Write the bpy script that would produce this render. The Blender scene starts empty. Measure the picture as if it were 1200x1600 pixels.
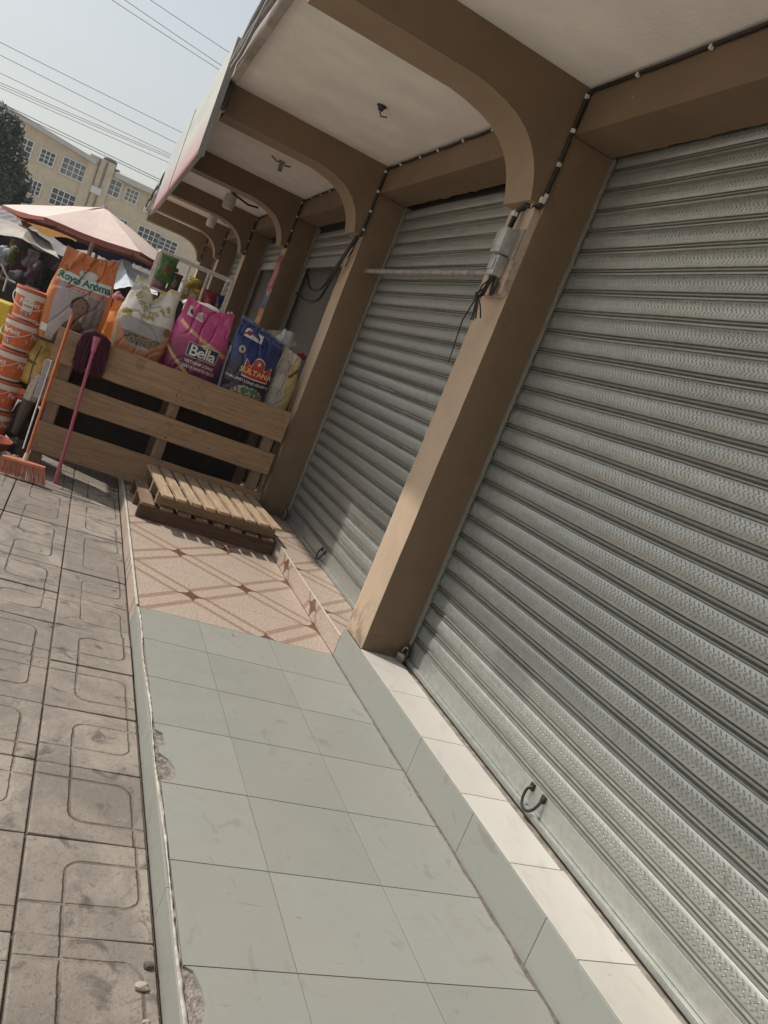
import bpy, bmesh, math, random
from mathutils import Vector, Matrix
from mathutils import noise as NZ
random.seed(7)
SC = bpy.context.scene
COL = SC.collection
R = math.radians

# ------------------------------------------------------------------ camera
CAMPOS = Vector((0, 0, 1.5016))
F = 1244.9   # focal length in pixels of a 1200 px wide picture
RX = Vector((0.86965065, -0.32256437, 0.37371109))
RY = Vector((0.29523402, -0.26688906, -0.91739147))
RZ = Vector((0.3956572, 0.90814231, -0.13686827))
cam = bpy.data.cameras.new('camera')
cam.sensor_fit = 'HORIZONTAL'; cam.sensor_width = 36; cam.lens = 36 * F / 1200
cam.clip_start = 0.05; cam.clip_end = 2000
camo = bpy.data.objects.new('camera', cam); COL.objects.link(camo)
M3 = Matrix((RX, -RY, -RZ)).transposed()
camo.matrix_world = Matrix.Translation(CAMPOS) @ M3.to_4x4()
SC.camera = camo

# ------------------------------------------------------------------ light
SUN_TRAVEL = Vector((1.0, -0.65, -1.5)).normalized()
SUN_EL = math.asin(-SUN_TRAVEL.z)
SUN_AZ = math.atan2(-SUN_TRAVEL.x, -SUN_TRAVEL.y)
w = bpy.data.worlds.new("World"); SC.world = w; w.use_nodes = True
wn = w.node_tree.nodes; wl = w.node_tree.links
bg = wn['Background']; bg.inputs[1].default_value = 0.105
sky = wn.new('ShaderNodeTexSky'); sky.sky_type = 'NISHITA'; sky.sun_disc = False
sky.sun_elevation = SUN_EL; sky.sun_rotation = SUN_AZ
sky.air_density = 1.6; sky.dust_density = 2.0; sky.ozone_density = 1.0
hs = wn.new('ShaderNodeHueSaturation'); hs.inputs['Saturation'].default_value = 0.36
wl.new(sky.outputs[0], hs.inputs['Color']); wl.new(hs.outputs[0], bg.inputs[0])
sun = bpy.data.lights.new('sun', 'SUN'); sun.energy = 2.9; sun.angle = R(1.5); sun.color = (1.0, 0.94, 0.86)
suno = bpy.data.objects.new('sun', sun); COL.objects.link(suno)
suno.rotation_euler = SUN_TRAVEL.to_track_quat('-Z', 'Y').to_euler()
suno.location = (-20, 13, 30)
SC.view_settings.view_transform = 'Standard'; SC.view_settings.look = 'None'
SC.view_settings.exposure = 0.19; SC.view_settings.gamma = 1.0
SC.view_settings.use_curve_mapping = False

# ------------------------------------------------------------------ helpers
def PX(ax, val, u, v):
    """point of the world plane (axis ax = val) seen at photo pixel (u, v)"""
    r = RX * ((u - 600) / F) + RY * ((v - 800) / F) + RZ
    t = (val - CAMPOS[ax]) / r[ax]
    return CAMPOS + r * t

class MB:
    """collects shapes into one mesh (world coordinates)"""
    def __init__(s): s.v = []; s.f = []; s.m = []; s.c = []
    def add(s, verts, faces, mi=0, col=None):
        b = len(s.v); s.v += [Vector(q) for q in verts]
        for f in faces: s.f.append(tuple(b + i for i in f)); s.m.append(mi); s.c.append(col)
    def box(s, x0, x1, y0, y1, z0, z1, bev=0.0, mi=0, col=None):
        if bev <= 0:
            v = [(x, y, z) for z in (z0, z1) for y in (y0, y1) for x in (x0, x1)]
            s.add(v, [(0, 2, 3, 1), (4, 5, 7, 6), (0, 1, 5, 4), (2, 6, 7, 3), (0, 4, 6, 2), (1, 3, 7, 5)], mi, col)
        else:
            bm = bmesh.new(); bmesh.ops.create_cube(bm, size=1)
            for q in bm.verts:
                q.co = Vector(((x0 + x1) / 2 + q.co.x * (x1 - x0), (y0 + y1) / 2 + q.co.y * (y1 - y0), (z0 + z1) / 2 + q.co.z * (z1 - z0)))
            bmesh.ops.bevel(bm, geom=bm.edges[:] + bm.verts[:], offset=bev, segments=2, profile=0.5, affect='EDGES')
            s.bm(bm, mi, col)
    def bm(s, bm, mi=0, col=None, mat=None):
        bm.verts.index_update()
        vs = [(mat @ q.co if mat else q.co.copy()) for q in bm.verts]
        s.add(vs, [tuple(l.vert.index for l in f.loops) for f in bm.faces], mi, col); bm.free()
    def obox(s, c, ax, ay, az, bev=0.0, mi=0, col=None):
        """oriented box: centre and three full-length edge vectors"""
        bm = bmesh.new(); bmesh.ops.create_cube(bm, size=1)
        lx, ly, lz = Vector(ax).length, Vector(ay).length, Vector(az).length
        for q in bm.verts: q.co = Vector((q.co.x * lx, q.co.y * ly, q.co.z * lz))
        if bev > 0: bmesh.ops.bevel(bm, geom=bm.edges[:] + bm.verts[:], offset=bev, segments=2, profile=0.5, affect='EDGES')
        m = Matrix((Vector(ax) / lx, Vector(ay) / ly, Vector(az) / lz)).transposed().to_4x4()
        m.translation = Vector(c)
        s.bm(bm, mi, col, m)
    def tube(s, pts, rad, n=8, mi=0, col=None, cap=True):
        pts = [Vector(p) for p in pts]; k = len(pts)
        rads = rad if isinstance(rad, (list, tuple)) else [rad] * k
        vs = []; up = None
        for i, p in enumerate(pts):
            t = (pts[min(i + 1, k - 1)] - pts[max(i - 1, 0)]).normalized()
            if up is None: up = t.orthogonal().normalized()
            up = (up - t * up.dot(t))
            if up.length < 1e-6: up = t.orthogonal()
            up.normalize(); si = t.cross(up)
            for j in range(n):
                a = 2 * math.pi * j / n
                vs.append(p + (up * math.cos(a) + si * math.sin(a)) * rads[i])
        fs = [(i * n + j, i * n + (j + 1) % n, (i + 1) * n + (j + 1) % n, (i + 1) * n + j) for i in range(k - 1) for j in range(n)]
        if cap: fs += [tuple(range(n))[::-1], tuple((k - 1) * n + j for j in range(n))]
        s.add(vs, fs, mi, col)
    def lathe(s, prof, c=(0, 0, 0), n=24, mi=0, col=None, axis=None):
        """prof: list of (radius, height)"""
        m = Matrix.Identity(3)
        if axis is not None: m = Vector(axis).to_track_quat('Z', 'Y').to_matrix()
        vs = [Vector(c) + m @ Vector((r * math.cos(2 * math.pi * j / n), r * math.sin(2 * math.pi * j / n), h)) for r, h in prof for j in range(n)]
        k = len(prof)
        fs = [(i * n + j, i * n + (j + 1) % n, (i + 1) * n + (j + 1) % n, (i + 1) * n + j) for i in range(k - 1) for j in range(n)]
        s.add(vs, fs, mi, col)
    def extrude(s, outline, off, mi=0, col=None):
        """flat outline (3D points) extruded by a vector, caps triangulated"""
        from mathutils.geometry import tessellate_polygon
        o = [Vector(p) for p in outline]; n = len(o); off = Vector(off)
        tr = tessellate_polygon([o])
        s.add(o + [p + off for p in o], [tuple(t) for t in tr] + [tuple(n + i for i in t[::-1]) for t in tr] + [(i, (i + 1) % n, n + (i + 1) % n, n + i) for i in range(n)], mi, col)
    def grid(s, fn, nu, nv, mi=0, colfn=None, closed=False):
        b = len(s.v)
        for j in range(nv + 1):
            for i in range(nu + (0 if closed else 1)):
                s.v.append(Vector(fn(i / nu, j / nv)))
        wd = nu if closed else nu + 1
        for j in range(nv):
            for i in range(nu):
                i2 = (i + 1) % wd if closed else i + 1
                s.f.append((b + j * wd + i, b + j * wd + i2, b + (j + 1) * wd + i2, b + (j + 1) * wd + i)); s.m.append(mi)
                s.c.append(colfn((i + .5) / nu, (j + .5) / nv) if colfn else None)

def tag(o, label=None, cat=None, group=None, kind=None):
    if label: o['label'] = label
    if cat: o['category'] = cat
    if group: o['group'] = group
    if kind: o['kind'] = kind
    return o

def wloc(o):
    l = Vector((0, 0, 0))
    while o is not None: l = l + o.location; o = o.parent
    return l

def build(name, mb, mats, parent=None, loc=None, smooth=None, fix=True):
    """link a collected mesh as ONE object; vertices become local to the object's own base"""
    me = bpy.data.meshes.new(name)
    base = Vector(loc) if loc is not None else (wloc(parent) if parent else Vector((0, 0, 0)))
    me.from_pydata([q - base for q in mb.v], [], mb.f)
    if not isinstance(mats, (list, tuple)): mats = [mats]
    for m in mats: me.materials.append(m)
    me.polygons.foreach_set('material_index', mb.m)
    if any(c is not None for c in mb.c):
        ca = me.color_attributes.new('Col', 'FLOAT_COLOR', 'CORNER')
        for p, c in zip(me.polygons, mb.c):
            c = c or (.5, .5, .5)
            for li in p.loop_indices: ca.data[li].color = (c[0], c[1], c[2], 1)
    if fix:
        bm = bmesh.new(); bm.from_mesh(me); bmesh.ops.recalc_face_normals(bm, faces=bm.faces[:]); bm.to_mesh(me); bm.free()
    if smooth is not None:
        me.polygons.foreach_set('use_smooth', [True] * len(me.polygons))
        me.set_sharp_from_angle(angle=R(smooth))
    me.update()
    o = bpy.data.objects.new(name, me); COL.objects.link(o)
    if parent: o.parent = parent; o.location = base - wloc(parent)
    else: o.location = base
    return o

def thing(name, label, cat, loc=(0, 0, 0), group=None):
    o = bpy.data.objects.new(name, None); COL.objects.link(o); o.location = loc; o.empty_display_size = .1
    return tag(o, label, cat, group)

def solo(name, mb, mat, label, cat, loc, group=None, smooth=None):
    return tag(build(name, mb, mat, None, loc, smooth), label, cat, group)

def struct(name, mb, mat, loc=(0, 0, 0), smooth=None):
    return tag(build(name, mb, mat, None, loc, smooth), kind='structure')

def copy_tree(o, parent=None):
    c = o.copy(); COL.objects.link(c); c.parent = parent
    for ch in [q for q in bpy.data.objects if q.parent == o]: copy_tree(ch, c)
    return c

# ---- tiny expression layer over shader nodes
class E:
    nt = None
    def __init__(s, sock): s.k = sock
    @staticmethod
    def op(op, *a):
        n = E.nt.nodes.new('ShaderNodeMath'); n.operation = op
        for i, q in enumerate(a):
            if isinstance(q, E): E.nt.links.new(q.k, n.inputs[i])
            else: n.inputs[i].default_value = float(q)
        return E(n.outputs[0])
    def __add__(s, o): return E.op('ADD', s, o)
    __radd__ = __add__
    def __sub__(s, o): return E.op('SUBTRACT', s, o)
    def __rsub__(s, o): return E.op('SUBTRACT', o, s)
    def __mul__(s, o): return E.op('MULTIPLY', s, o)
    __rmul__ = __mul__
    def __truediv__(s, o): return E.op('DIVIDE', s, o)
    def abs(s): return E.op('ABSOLUTE', s)
    def fract(s): return E.op('FRACT', s)
    def floor(s): return E.op('FLOOR', s)
    def lt(s, o): return E.op('LESS_THAN', s, o)
    def gt(s, o): return E.op('GREATER_THAN', s, o)
    def max(s, o): return E.op('MAXIMUM', s, o)
    def min(s, o): return E.op('MINIMUM', s, o)
    def sqrt(s): return E.op('SQRT', s)
    def clamp(s):
        n = E.nt.nodes.new('ShaderNodeClamp'); E.nt.links.new(s.k, n.inputs[0]); return E(n.outputs[0])
    def step(s, a, b):   # smoothstep from a to b
        n = E.nt.nodes.new('ShaderNodeMapRange'); n.interpolation_type = 'SMOOTHSTEP'
        E.nt.links.new(s.k, n.inputs[0]); n.inputs[1].default_value = a; n.inputs[2].default_value = b
        return E(n.outputs[0])

class Mat:
    def __init__(s, name, rough=.6, metal=0.0, spec=.5):
        s.m = bpy.data.materials.new(name); s.m.use_nodes = True
        s.nt = s.m.node_tree; E.nt = s.nt
        s.b = s.nt.nodes['Principled BSDF']
        s.b.inputs['Roughness'].default_value = rough; s.b.inputs['Metallic'].default_value = metal
        s.b.inputs['Specular IOR Level'].default_value = spec
        tc = s.nt.nodes.new('ShaderNodeTexCoord'); s.co = tc.outputs['Object']
        s.tc = tc; s.bump_in = None
    def xyz(s):
        n = s.nt.nodes.new('ShaderNodeSeparateXYZ'); s.nt.links.new(s.co, n.inputs[0])
        return E(n.outputs[0]), E(n.outputs[1]), E(n.outputs[2])
    def noise(s, scale, detail=4, rough=.55, stretch=None, dist=0, off=0):
        n = s.nt.nodes.new('ShaderNodeTexNoise'); n.inputs['Scale'].default_value = scale
        n.inputs['Detail'].default_value = detail; n.inputs['Roughness'].default_value = rough
        n.inputs['Distortion'].default_value = dist
        mp = s.nt.nodes.new('ShaderNodeMapping'); s.nt.links.new(s.co, mp.inputs[0])
        if stretch: mp.inputs['Scale'].default_value = stretch
        mp.inputs['Location'].default_value = (off, off * 1.7, off * .6)
        s.nt.links.new(mp.outputs[0], n.inputs['Vector'])
        return E(n.outputs['Fac'])
    def island(s):
        n = s.nt.nodes.new('ShaderNodeNewGeometry'); return E(n.outputs['Random Per Island'])
    def mix(s, fac, a, b, mode='MIX'):
        n = s.nt.nodes.new('ShaderNodeMix'); n.data_type = 'RGBA'; n.blend_type = mode
        def put(i, q):
            if isinstance(q, E): s.nt.links.new(q.k, n.inputs[i])
            elif isinstance(q, (int, float)): n.inputs[i].default_value = q
            elif isinstance(q, tuple): n.inputs[i].default_value = (q[0], q[1], q[2], 1)
            else: s.nt.links.new(q, n.inputs[i])
        put(0, fac); put(6, a); put(7, b)
        return n.outputs[2]
    def color(s, q):
        if isinstance(q, tuple): s.b.inputs['Base Color'].default_value = (q[0], q[1], q[2], 1)
        else: s.nt.links.new(q, s.b.inputs['Base Color'])
        return s
    def rough(s, e): s.nt.links.new(e.k, s.b.inputs['Roughness']); return s
    def bump(s, e, dist=.01, strength=1.0):
        n = s.nt.nodes.new('ShaderNodeBump'); n.inputs['Distance'].default_value = dist; n.inputs['Strength'].default_value = strength
        s.nt.links.new(e.k, n.inputs['Height'])
        if s.bump_in: s.nt.links.new(s.bump_in, n.inputs['Normal'])
        s.bump_in = n.outputs[0]; s.nt.links.new(n.outputs[0], s.b.inputs['Normal'])
        return s

def plain(name, col, rough=.6, metal=0., var=.12, nscale=8, bump=0.0, bscale=60, spec=.5):
    m = Mat(name, rough, metal, spec)
    n = m.noise(nscale, 5)
    lo = tuple(c * (1 - var) for c in col); hi = tuple(min(1, c * (1 + var)) for c in col)
    m.color(m.mix(n.step(.3, .7), lo, hi))
    if bump: m.bump(m.noise(bscale, 3), bump)
    return m.m

def vcol(name, rough=.45, bump=.0, bscale=40, spec=.5, var=.1, weave=0):
    m = Mat(name, rough, 0, spec)
    a = m.nt.nodes.new('ShaderNodeAttribute'); a.attribute_name = 'Col'
    n = m.noise(14, 5)
    m.color(m.mix((n.step(.3, .75)) * var, a.outputs['Color'], (.12, .1, .08)))
    if bump: m.bump(m.noise(bscale, 4, .6, None, .6), bump)
    return m.m

# ------------------------------------------------------------------ materials of the setting
def mat_grey_tile():
    m = Mat('grey_floor_tile', .38)
    isl = m.island(); big = m.noise(1.7, 5); fine = m.noise(90, 3); sm = m.noise(6, 6, .65, None, 1.2)
    c = m.mix(isl, (.275, .285, .258), (.31, .32, .292))
    c = m.mix(big.step(.35, .7) * .5, c, (.325, .305, .26))
    foot = m.noise(4.3, 4, .6, (1, .55, 1), 2.2, 7)
    c = m.mix(foot.step(.62, .70) * .30, c, (.17, .145, .115))
    c = m.mix(sm.step(.55, .78) * .4, c, (.235, .20, .16))
    c = m.mix(m.noise(23, 3, .5, None, .8).step(.71, .78) * .6, c, (.13, .105, .085))
    c = m.mix(m.noise(11, 2, .5, (1, 5, 1), .5).step(.70, .76) * .35, c, (.16, .13, .11))
    m.color(c); m.rough(.34 + .3 * sm.step(.3, .8)); m.bump(fine, .0004)
    return m.m
def mat_white_tile():
    m = Mat('white_marble_tile', .3)
    sm = m.noise(7, 6, .6, (1, .5, 1), 1.5)
    c = m.mix(m.island(), (.55, .52, .47), (.64, .61, .56))
    c = m.mix(sm.step(.50, .75) * .35, c, (.40, .35, .30))
    c = m.mix(m.noise(25, 3, .5, (1, 3, 1), .8).step(.68, .78) * .55, c, (.14, .11, .09))
    m.color(c); return m.m
def tan_pattern(m, x, y):
    """granite tile print: diagonal strips between brown bands, little stars on every other corner"""
    p = (x + y) / .8; q = (x - y) / .8
    dp = ((p.fract() - .5).abs() * -1 + .5) * .5657
    dq = ((q.fract() - .5).abs() * -1 + .5) * .5657
    bp = dp.gt(.040) * dp.lt(.078) * dq.gt(.040)
    bq = dq.gt(.040) * dq.lt(.078) * dp.gt(.040)
    star = ((dp + dq).abs().sqrt() + (dp - dq).abs().sqrt()).lt(.42)
    band = (bp + bq).clamp()
    sp = m.noise(75, 3, .7); sp2 = m.noise(190, 2, .5)
    base = m.mix(sp.step(.35, .65), (.35, .275, .22), (.54, .45, .38))
    base = m.mix(sp2.step(.58, .68) * .5, base, (.30, .19, .13))
    dark = m.mix(sp.step(.35, .65), (.24, .155, .105), (.37, .265, .19))
    c = m.mix(band * .9, base, dark)
    c = m.mix(star, c, (.15, .075, .045))
    c = m.mix(m.noise(5, 6, .6, None, 1).step(.5, .8) * .3, c, (.32, .24, .18))
    return c
def mat_tan_tile(vertical=False):
    m = Mat('tan_granite_tile_riser' if vertical else 'tan_granite_tile', .42)
    x, y, z = m.xyz()
    if vertical: c = tan_pattern(m, z - 1.0 + .13, y - .05 + .2)
    else: c = tan_pattern(m, x - 1.005, y - 4.45)
    m.color(c); return m.m
def mat_paver():
    m = Mat('concrete_paver', .85)
    x, y, z = m.xyz()
    U = (x - .295 + (m.noise(4, 2) - .5) * .012) / .3985 + 40; V = (y - 1.85) / .3985 + 40
    u = U.fract(); v = V.fract()
    par = ((U.floor() + V.floor()) * .5).fract().gt(.25)
    def corner(pu, pv):       # distance to a rounded L whose quadrant is pu>0, pv>0
        r = .13
        a = (r - pu); b = (r - pv)
        ax = a.max(0); bx = b.max(0)
        return ((ax * ax + bx * bx).sqrt() + a.max(b).min(0) - r).abs()
    dA = corner(u - .30, v - .22).min(corner(.82 - u, .80 - v))
    dB = corner(u - .30, .75 - v).min(corner(.83 - u, v - .30))
    d = dA * par + dB * (1 - par)
    wob = m.noise(30, 3)
    g = (d + (wob - .5) * .016)
    groove = 1 - g.step(.004, .020)
    isl = m.island(); big = m.noise(2.2, 7, .65, None, 1.0); sm = m.noise(14, 6, .7)
    c = m.mix(isl, (.265, .225, .185), (.345, .30, .25))
    c = m.mix(big.step(.40, .60) * .85, c, (.20, .175, .15))
    c = m.mix(sm.step(.55, .75) * .6, c, (.40, .345, .28))
    c = m.mix(m.noise(9, 5, .6, None, .6, 3).step(.56, .70) * .8, c, (.085, .07, .058))
    c = m.mix(m.noise(.9, 5, .6, None, .5, 8).step(.5, .65) * .35, c, (.17, .145, .12))
    c = m.mix(m.noise(120, 3, .7).step(.56, .68) * .5, c, (.09, .075, .06))
    c = m.mix(m.noise(34, 4, .6, None, 1.2, 5).step(.57, .70) * .5, c, (.12, .10, .08))
    c = m.mix(groove * (.0 + .85 * m.noise(5, 4, .6, None, 0, 2).step(.3, .65)), c, (.10, .08, .062))
    m.color(c)
    m.bump(1 - groove * m.noise(3, 4).step(.25, .5), .006); m.bump(m.noise(60, 5, .7), .003); m.bump(sm, .003)
    return m.m
def mat_dirt():
    m = Mat('grout_dirt', .95)
    m.color(m.mix(m.noise(20, 5), (.07, .055, .043), (.17, .14, .11))); m.bump(m.noise(80, 4), .004)
    return m.m
def mat_paint(name, col, streak=.25, wear=1.0):
    m = Mat(name, .72)
    n = m.noise(3, 5); st = m.noise(6, 5, .6, (1, 1, .12))
    c = m.mix(n.step(.3, .75), tuple(k * .92 for k in col), tuple(k * 1.06 for k in col))
    c = m.mix(st.step(.55, .8) * streak, c, tuple(k * .62 for k in col))
    c = m.mix(m.noise(40, 3, .5, None, 1).step(.70, .76) * (.6 * wear), c, tuple(k * .4 for k in col))
    c = m.mix(m.noise(1.3, 6, .7, None, .8).step(.45, .65) * (.3 * wear), c, tuple(min(.8, k * 1.35) for k in col))
    x_, y_, z_ = m.xyz(); c = m.mix((1 - z_.step(.0, .35)) * z_.gt(-.01) * m.noise(13, 6, .7).step(.42, .62) * .6, c, (.10, .075, .055))
    c = m.mix(m.noise(24, 5, .65, None, .3, 9).step(.715, .735) * (wear > .5), c, (.42, .38, .33))
    m.color(c); m.bump(m.noise(55, 4, .6), .0022)
    return m.m
def mat_galv(pattern=True):
    m = Mat('galvanised_shutter' if pattern else 'galvanised_sheet', .36, .72, .5)
    x, y, z = m.xyz()
    bl = m.noise(30, 4, .7); big = m.noise(1.3, 4, .6, (1, .6, 1.5)); sm = m.noise(9, 6, .7, (1, .35, 1), .6)
    c = m.mix(bl.step(.3, .7), (.415, .43, .40), (.51, .525, .49))
    if pattern:
        wn_ = m.nt.nodes.new('ShaderNodeTexWhiteNoise'); wn_.noise_dimensions = '1D'; m.nt.links.new((z / .106).floor().k, wn_.inputs['W'])
        c = m.mix(E(wn_.outputs['Value']) * .35, c, (.33, .35, .33))
    c = m.mix(big.step(.4, .7) * .35, c, (.36, .37, .34))
    c = m.mix(sm.step(.58, .75) * .45, c, (.27, .26, .23))
    tt = (z / .106).fract() * .106
    if pattern: c = m.mix((1 - (tt - .018).abs().step(.008, .017)) * .58, c, (.15, .14, .115))
    rs = m.noise(5, 5, .7, (1, 2.2, .35), .4)
    c = m.mix(rs.step(.60, .76) * (1 - z.step(.1, 1.1)) * .6, c, (.20, .15, .10))
    c = m.mix(m.noise(60, 4, .7).step(.68, .8) * .5, c, (.17, .145, .12))
    m.color(c); m.rough(.33 + .20 * bl + .15 * sm.step(.4, .8))
    if pattern:
        t = (z / .106).fract() * .106          # height inside one slat
        P = .023
        def row(zc, sgn, ph):
            a = ((y / P + ph).fract() - .5) * P
            b = t - zc
            r = (a + b * sgn) * .7071; q = (b - a * sgn) * .7071
            e = ((r * r) / (.0027 ** 2) + (q * q) / (.0095 ** 2)).sqrt()
            return 1 - e.step(.35, 1.15)
        h = row(.052, 1, 0).max(row(.065, -1, .35)).max(row(.078, 1, .1)).max(row(.090, -1, .6))
        m.bump(h * (.55 + .45 * m.noise(2.2, 3).step(.3, .6)), .0045, 1.0)
    m.bump(bl, .0005); m.bump(m.noise(1.6, 3, .6, (1, 1, 2)), .008, .5)
    return m.m
M_GREY = mat_grey_tile(); M_WHITE = mat_white_tile(); M_TAN = mat_tan_tile(); M_TANR = mat_tan_tile(True)
M_PAVER = mat_paver(); M_DIRT = mat_dirt()
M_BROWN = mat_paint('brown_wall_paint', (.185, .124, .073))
M_FRONT = mat_paint('lit_front_paint', (.50, .375, .265))  # wall brown made lighter, light on the street side is in the colour
M_ARCH = mat_paint('lit_arch_paint', (.29, .21, .135))  # same brown raised part way, light under the arches is in the colour
M_CEIL = mat_paint('cream_ceiling_paint', (.90, .86, .80), .05, .1)
M_GALV = mat_galv(True); M_SHEET = mat_galv(False)
M_DARKMETAL = plain('dark_metal', (.05, .047, .043), .5, .6)
M_STEEL = plain('worn_steel', (.32, .30, .27), .4, .8, .25, 30)
M_BLACK = plain('black_cable_sheath', (.018, .016, .014), .55)
M_CLIP = plain('white_plastic', (.62, .60, .56), .5)
M_ROOMGREY = mat_paint('grey_room_paint', (.66, .62, .60), .2)
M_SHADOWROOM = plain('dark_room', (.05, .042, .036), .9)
M_CEMENT = plain('cement_mortar', (.30, .265, .225), .9, 0, .3, 25, .004, 60)
# ================================================================== SETTING
PZ = -.10
mb = MB(); mb.box(-250, 250, -60, 400, -1.0, -.135)
struct('ground', mb, plain('dusty_ground', (.50, .45, .38), .95, 0, .25, .6, .004, 30))
# concrete block pavement: every block its own island, joints are real gaps over dirt
mb = MB(); mb.box(-3.8, .664, -1.2, 13.1, -.134, PZ - .012)
struct('pavement_bed', mb, M_DIRT)
mb = MB()
g = .3985
for i in range(-11, 1):
    x0 = .295 + i * g; x1 = min(x0 + g, .661)
    for j in range(-8, 28):
        y0 = 1.85 + j * g
        h = random.uniform(-.004, .003); t = random.uniform(-.003, .003)
        k = len(mb.v)
        mb.box(x0 + .004, x1 - .004, y0 + .003, y0 + g - .003, PZ - .03, PZ + h, .004)
        for q in mb.v[k:]: q.z += t * ((q.x - x0) / g - .5) * 2
struct('pavement', mb, M_PAVER)

# ---- porch: slab, grey tiles, tan tiles, risers
def tile_box(mb, x0, x1, y0, y1, zt, gap=.0016, th=.009):
    mb.box(x0 + gap, x1 - gap, y0 + gap, y1 - gap, zt - th, zt, .0009)
XR = 1.812; YT = 4.065
mb = MB()
mb.box(.6742, 2.6, -3.2, 20.2, -.134, -.013)
mb.box(XR + .009, 2.4, -3.2, YT, -.012, .170)
mb.box(XR + .012, 2.4, YT + .001, 20.2, -.012, .112)
struct('porch_slab', mb, M_CEMENT)
mb = MB()
xs = [.686, 1.0015, 1.406, XR - .004]
ys = [YT] + [3.671 - .4 * k for k in range(17)]
for a in range(3):
    for b in range(len(ys) - 1):
        y1, y0 = ys[b], ys[b + 1]
        if a == 0 and abs(y1 - 2.871) < .01:      # the tile with its corner broken off above the drain holes
            pts = [(.688, 2.473), (1.0002, 2.473), (1.0002, 2.869), (.688, 2.869), (.688, 2.82), (.712, 2.80), (.722, 2.76), (.716, 2.725), (.694, 2.70), (.694, 2.66), (.728, 2.628), (.745, 2.578), (.742, 2.53), (.728, 2.49), (.690, 2.482)]
            pts = pts[:5] + [(p[0] + random.uniform(-.005, .005), p[1] + random.uniform(-.006, .006)) for p in pts[5:-1]] + pts[-1:]; mb.extrude([(p[0], p[1], -.009) for p in pts], (0, 0, .009))
        elif a == 0 and abs(y1 - 1.671) < .01:
            pts = [(.688, 1.273), (1.0002, 1.273), (1.0002, 1.669), (.690, 1.669), (.712, 1.655), (.728, 1.60), (.73, 1.55), (.715, 1.50), (.69, 1.48)]
            mb.extrude([(p[0], p[1], -.009) for p in pts], (0, 0, .009))
        else: tile_box(mb, xs[a], xs[a + 1], y0, y1, 0)
struct('grey_tile_floor', mb, M_GREY)
mb = MB()
ty = [YT] + [4.45 + .4 * k for k in range(40)]
for a in range(3):
    for b in range(len(ty) - 1): tile_box(mb, [.686, 1.005, 1.405, XR - .003][a], [.686, 1.005, 1.405, XR - .003][a + 1], ty[b], ty[b + 1], 0, .0009)
for b in range(len(ty) - 1): tile_box(mb, XR + .001, 2.12, ty[b], ty[b + 1], .122, .0009)
struct('tan_tile_floor', mb, M_TAN)
# step: grey riser tiles with marble tread in front of the nearest shutters, tan riser further on
mb = MB()
ry = [YT - .002, 3.10, 2.62, 2.165, 1.71, 1.26, .8, .35, -.1, -.55, -1.0, -1.5, -2.0, -2.6, -3.1]
ry = [YT - .002, 2.845, 2.31, 1.77, 1.32, .85, .4, -.05, -.5, -1.0, -1.5, -2.0, -2.6, -3.1]
for b in range(len(ry) - 1): mb.box(XR, XR + .008, ry[b + 1] + .0012, ry[b] - .0012, .001, .178, .0012)
struct('grey_step_riser', mb, M_GREY)
mb = MB()
wy = [3.772, 3.30, 2.86, 2.44, 2.03, 1.60, 1.15, .7, .25, -.2, -.65, -1.1, -1.6, -2.1, -2.6, -3.1]
for b in range(len(wy) - 1):
    dx = random.uniform(-.012, .004)
    mb.box(XR + .0095, 2.055 + dx, wy[b + 1] + .0018, wy[b] - .0018, .171, .1805, .0012)
struct('white_tile_tread', mb, M_WHITE)
mb = MB()
for b in range(len(ty) - 1): mb.box(XR - .001, XR + .0095, ty[b] + .001, ty[b + 1] - .001, .001, .1215)
struct('tan_step_riser', mb, M_TANR)
# aluminium trim line on the edge of the tan tread, and dirt line at the foot of the riser
mb = MB(); mb.box(XR - .004, XR + .006, YT, 20, .1222, .1262, .001)
mb.box(.664, .676, YT + .02, 20, -.001, .0045, .001)
struct('step_edge_trim', mb, plain('pale_edge_trim', (.62, .57, .50), .4))
mb = MB()
pts = [(XR - .004, y) for y in (YT, -3)]
n = 120; L = []
for k in range(n + 1):
    y = YT - k * 7 / n; L.append((XR + .0005 - (.008 + .011 * random.random() * (0.4 + k / n * 2 if k < 50 else 1.2)), y, .0013))
mb.add([(XR, YT, .0013)] + L + [(XR, -3, .0013)], [tuple(range(n + 3))])
struct('mortar_line', mb, plain('dark_mortar', (.16, .135, .11), .95, 0, .3, 40))
# outer edge of the porch: upright tiles and a chipped mortar lip
mb = MB(); e = [YT, 2.80, 1.95, 1.1, .3, -.5, -1.3, -2.1, -3.0]
for b in range(len(e) - 1): mb.box(.6655, .674, e[b + 1] + .001, e[b] - .001, -.104, -.001, .001)
struct('grey_edge_tiles', mb, M_GREY)
mb = MB(); yy = YT
while yy < 20: mb.box(.6645, .672, yy + .001, min(20, yy + .30) - .001, -.104, -.001, .0008); yy += .30
struct('tan_edge_tiles', mb, M_TAN)
mb = MB(); P = []; k = 260
for i in range(k + 1):
    y = YT - .01 - i * 6.6 / k
    P.append(y)
wv = [.006 + .004 * math.sin(i * .21) + .005 * random.random() for i in range(k + 1)]
mb.grid(lambda u, v: (.672 + (v * 1.0) * wv[round(u * k)] + .003 * math.sin(u * 47), P[round(u * k)], -.0005 + .0045 * math.sin(math.pi * v) * (.6 + .4 * math.sin(u * 90))), k, 4)
struct('mortar_lip', mb, plain('pale_mortar', (.44, .40, .35), .85, 0, .3, 30))
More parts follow.
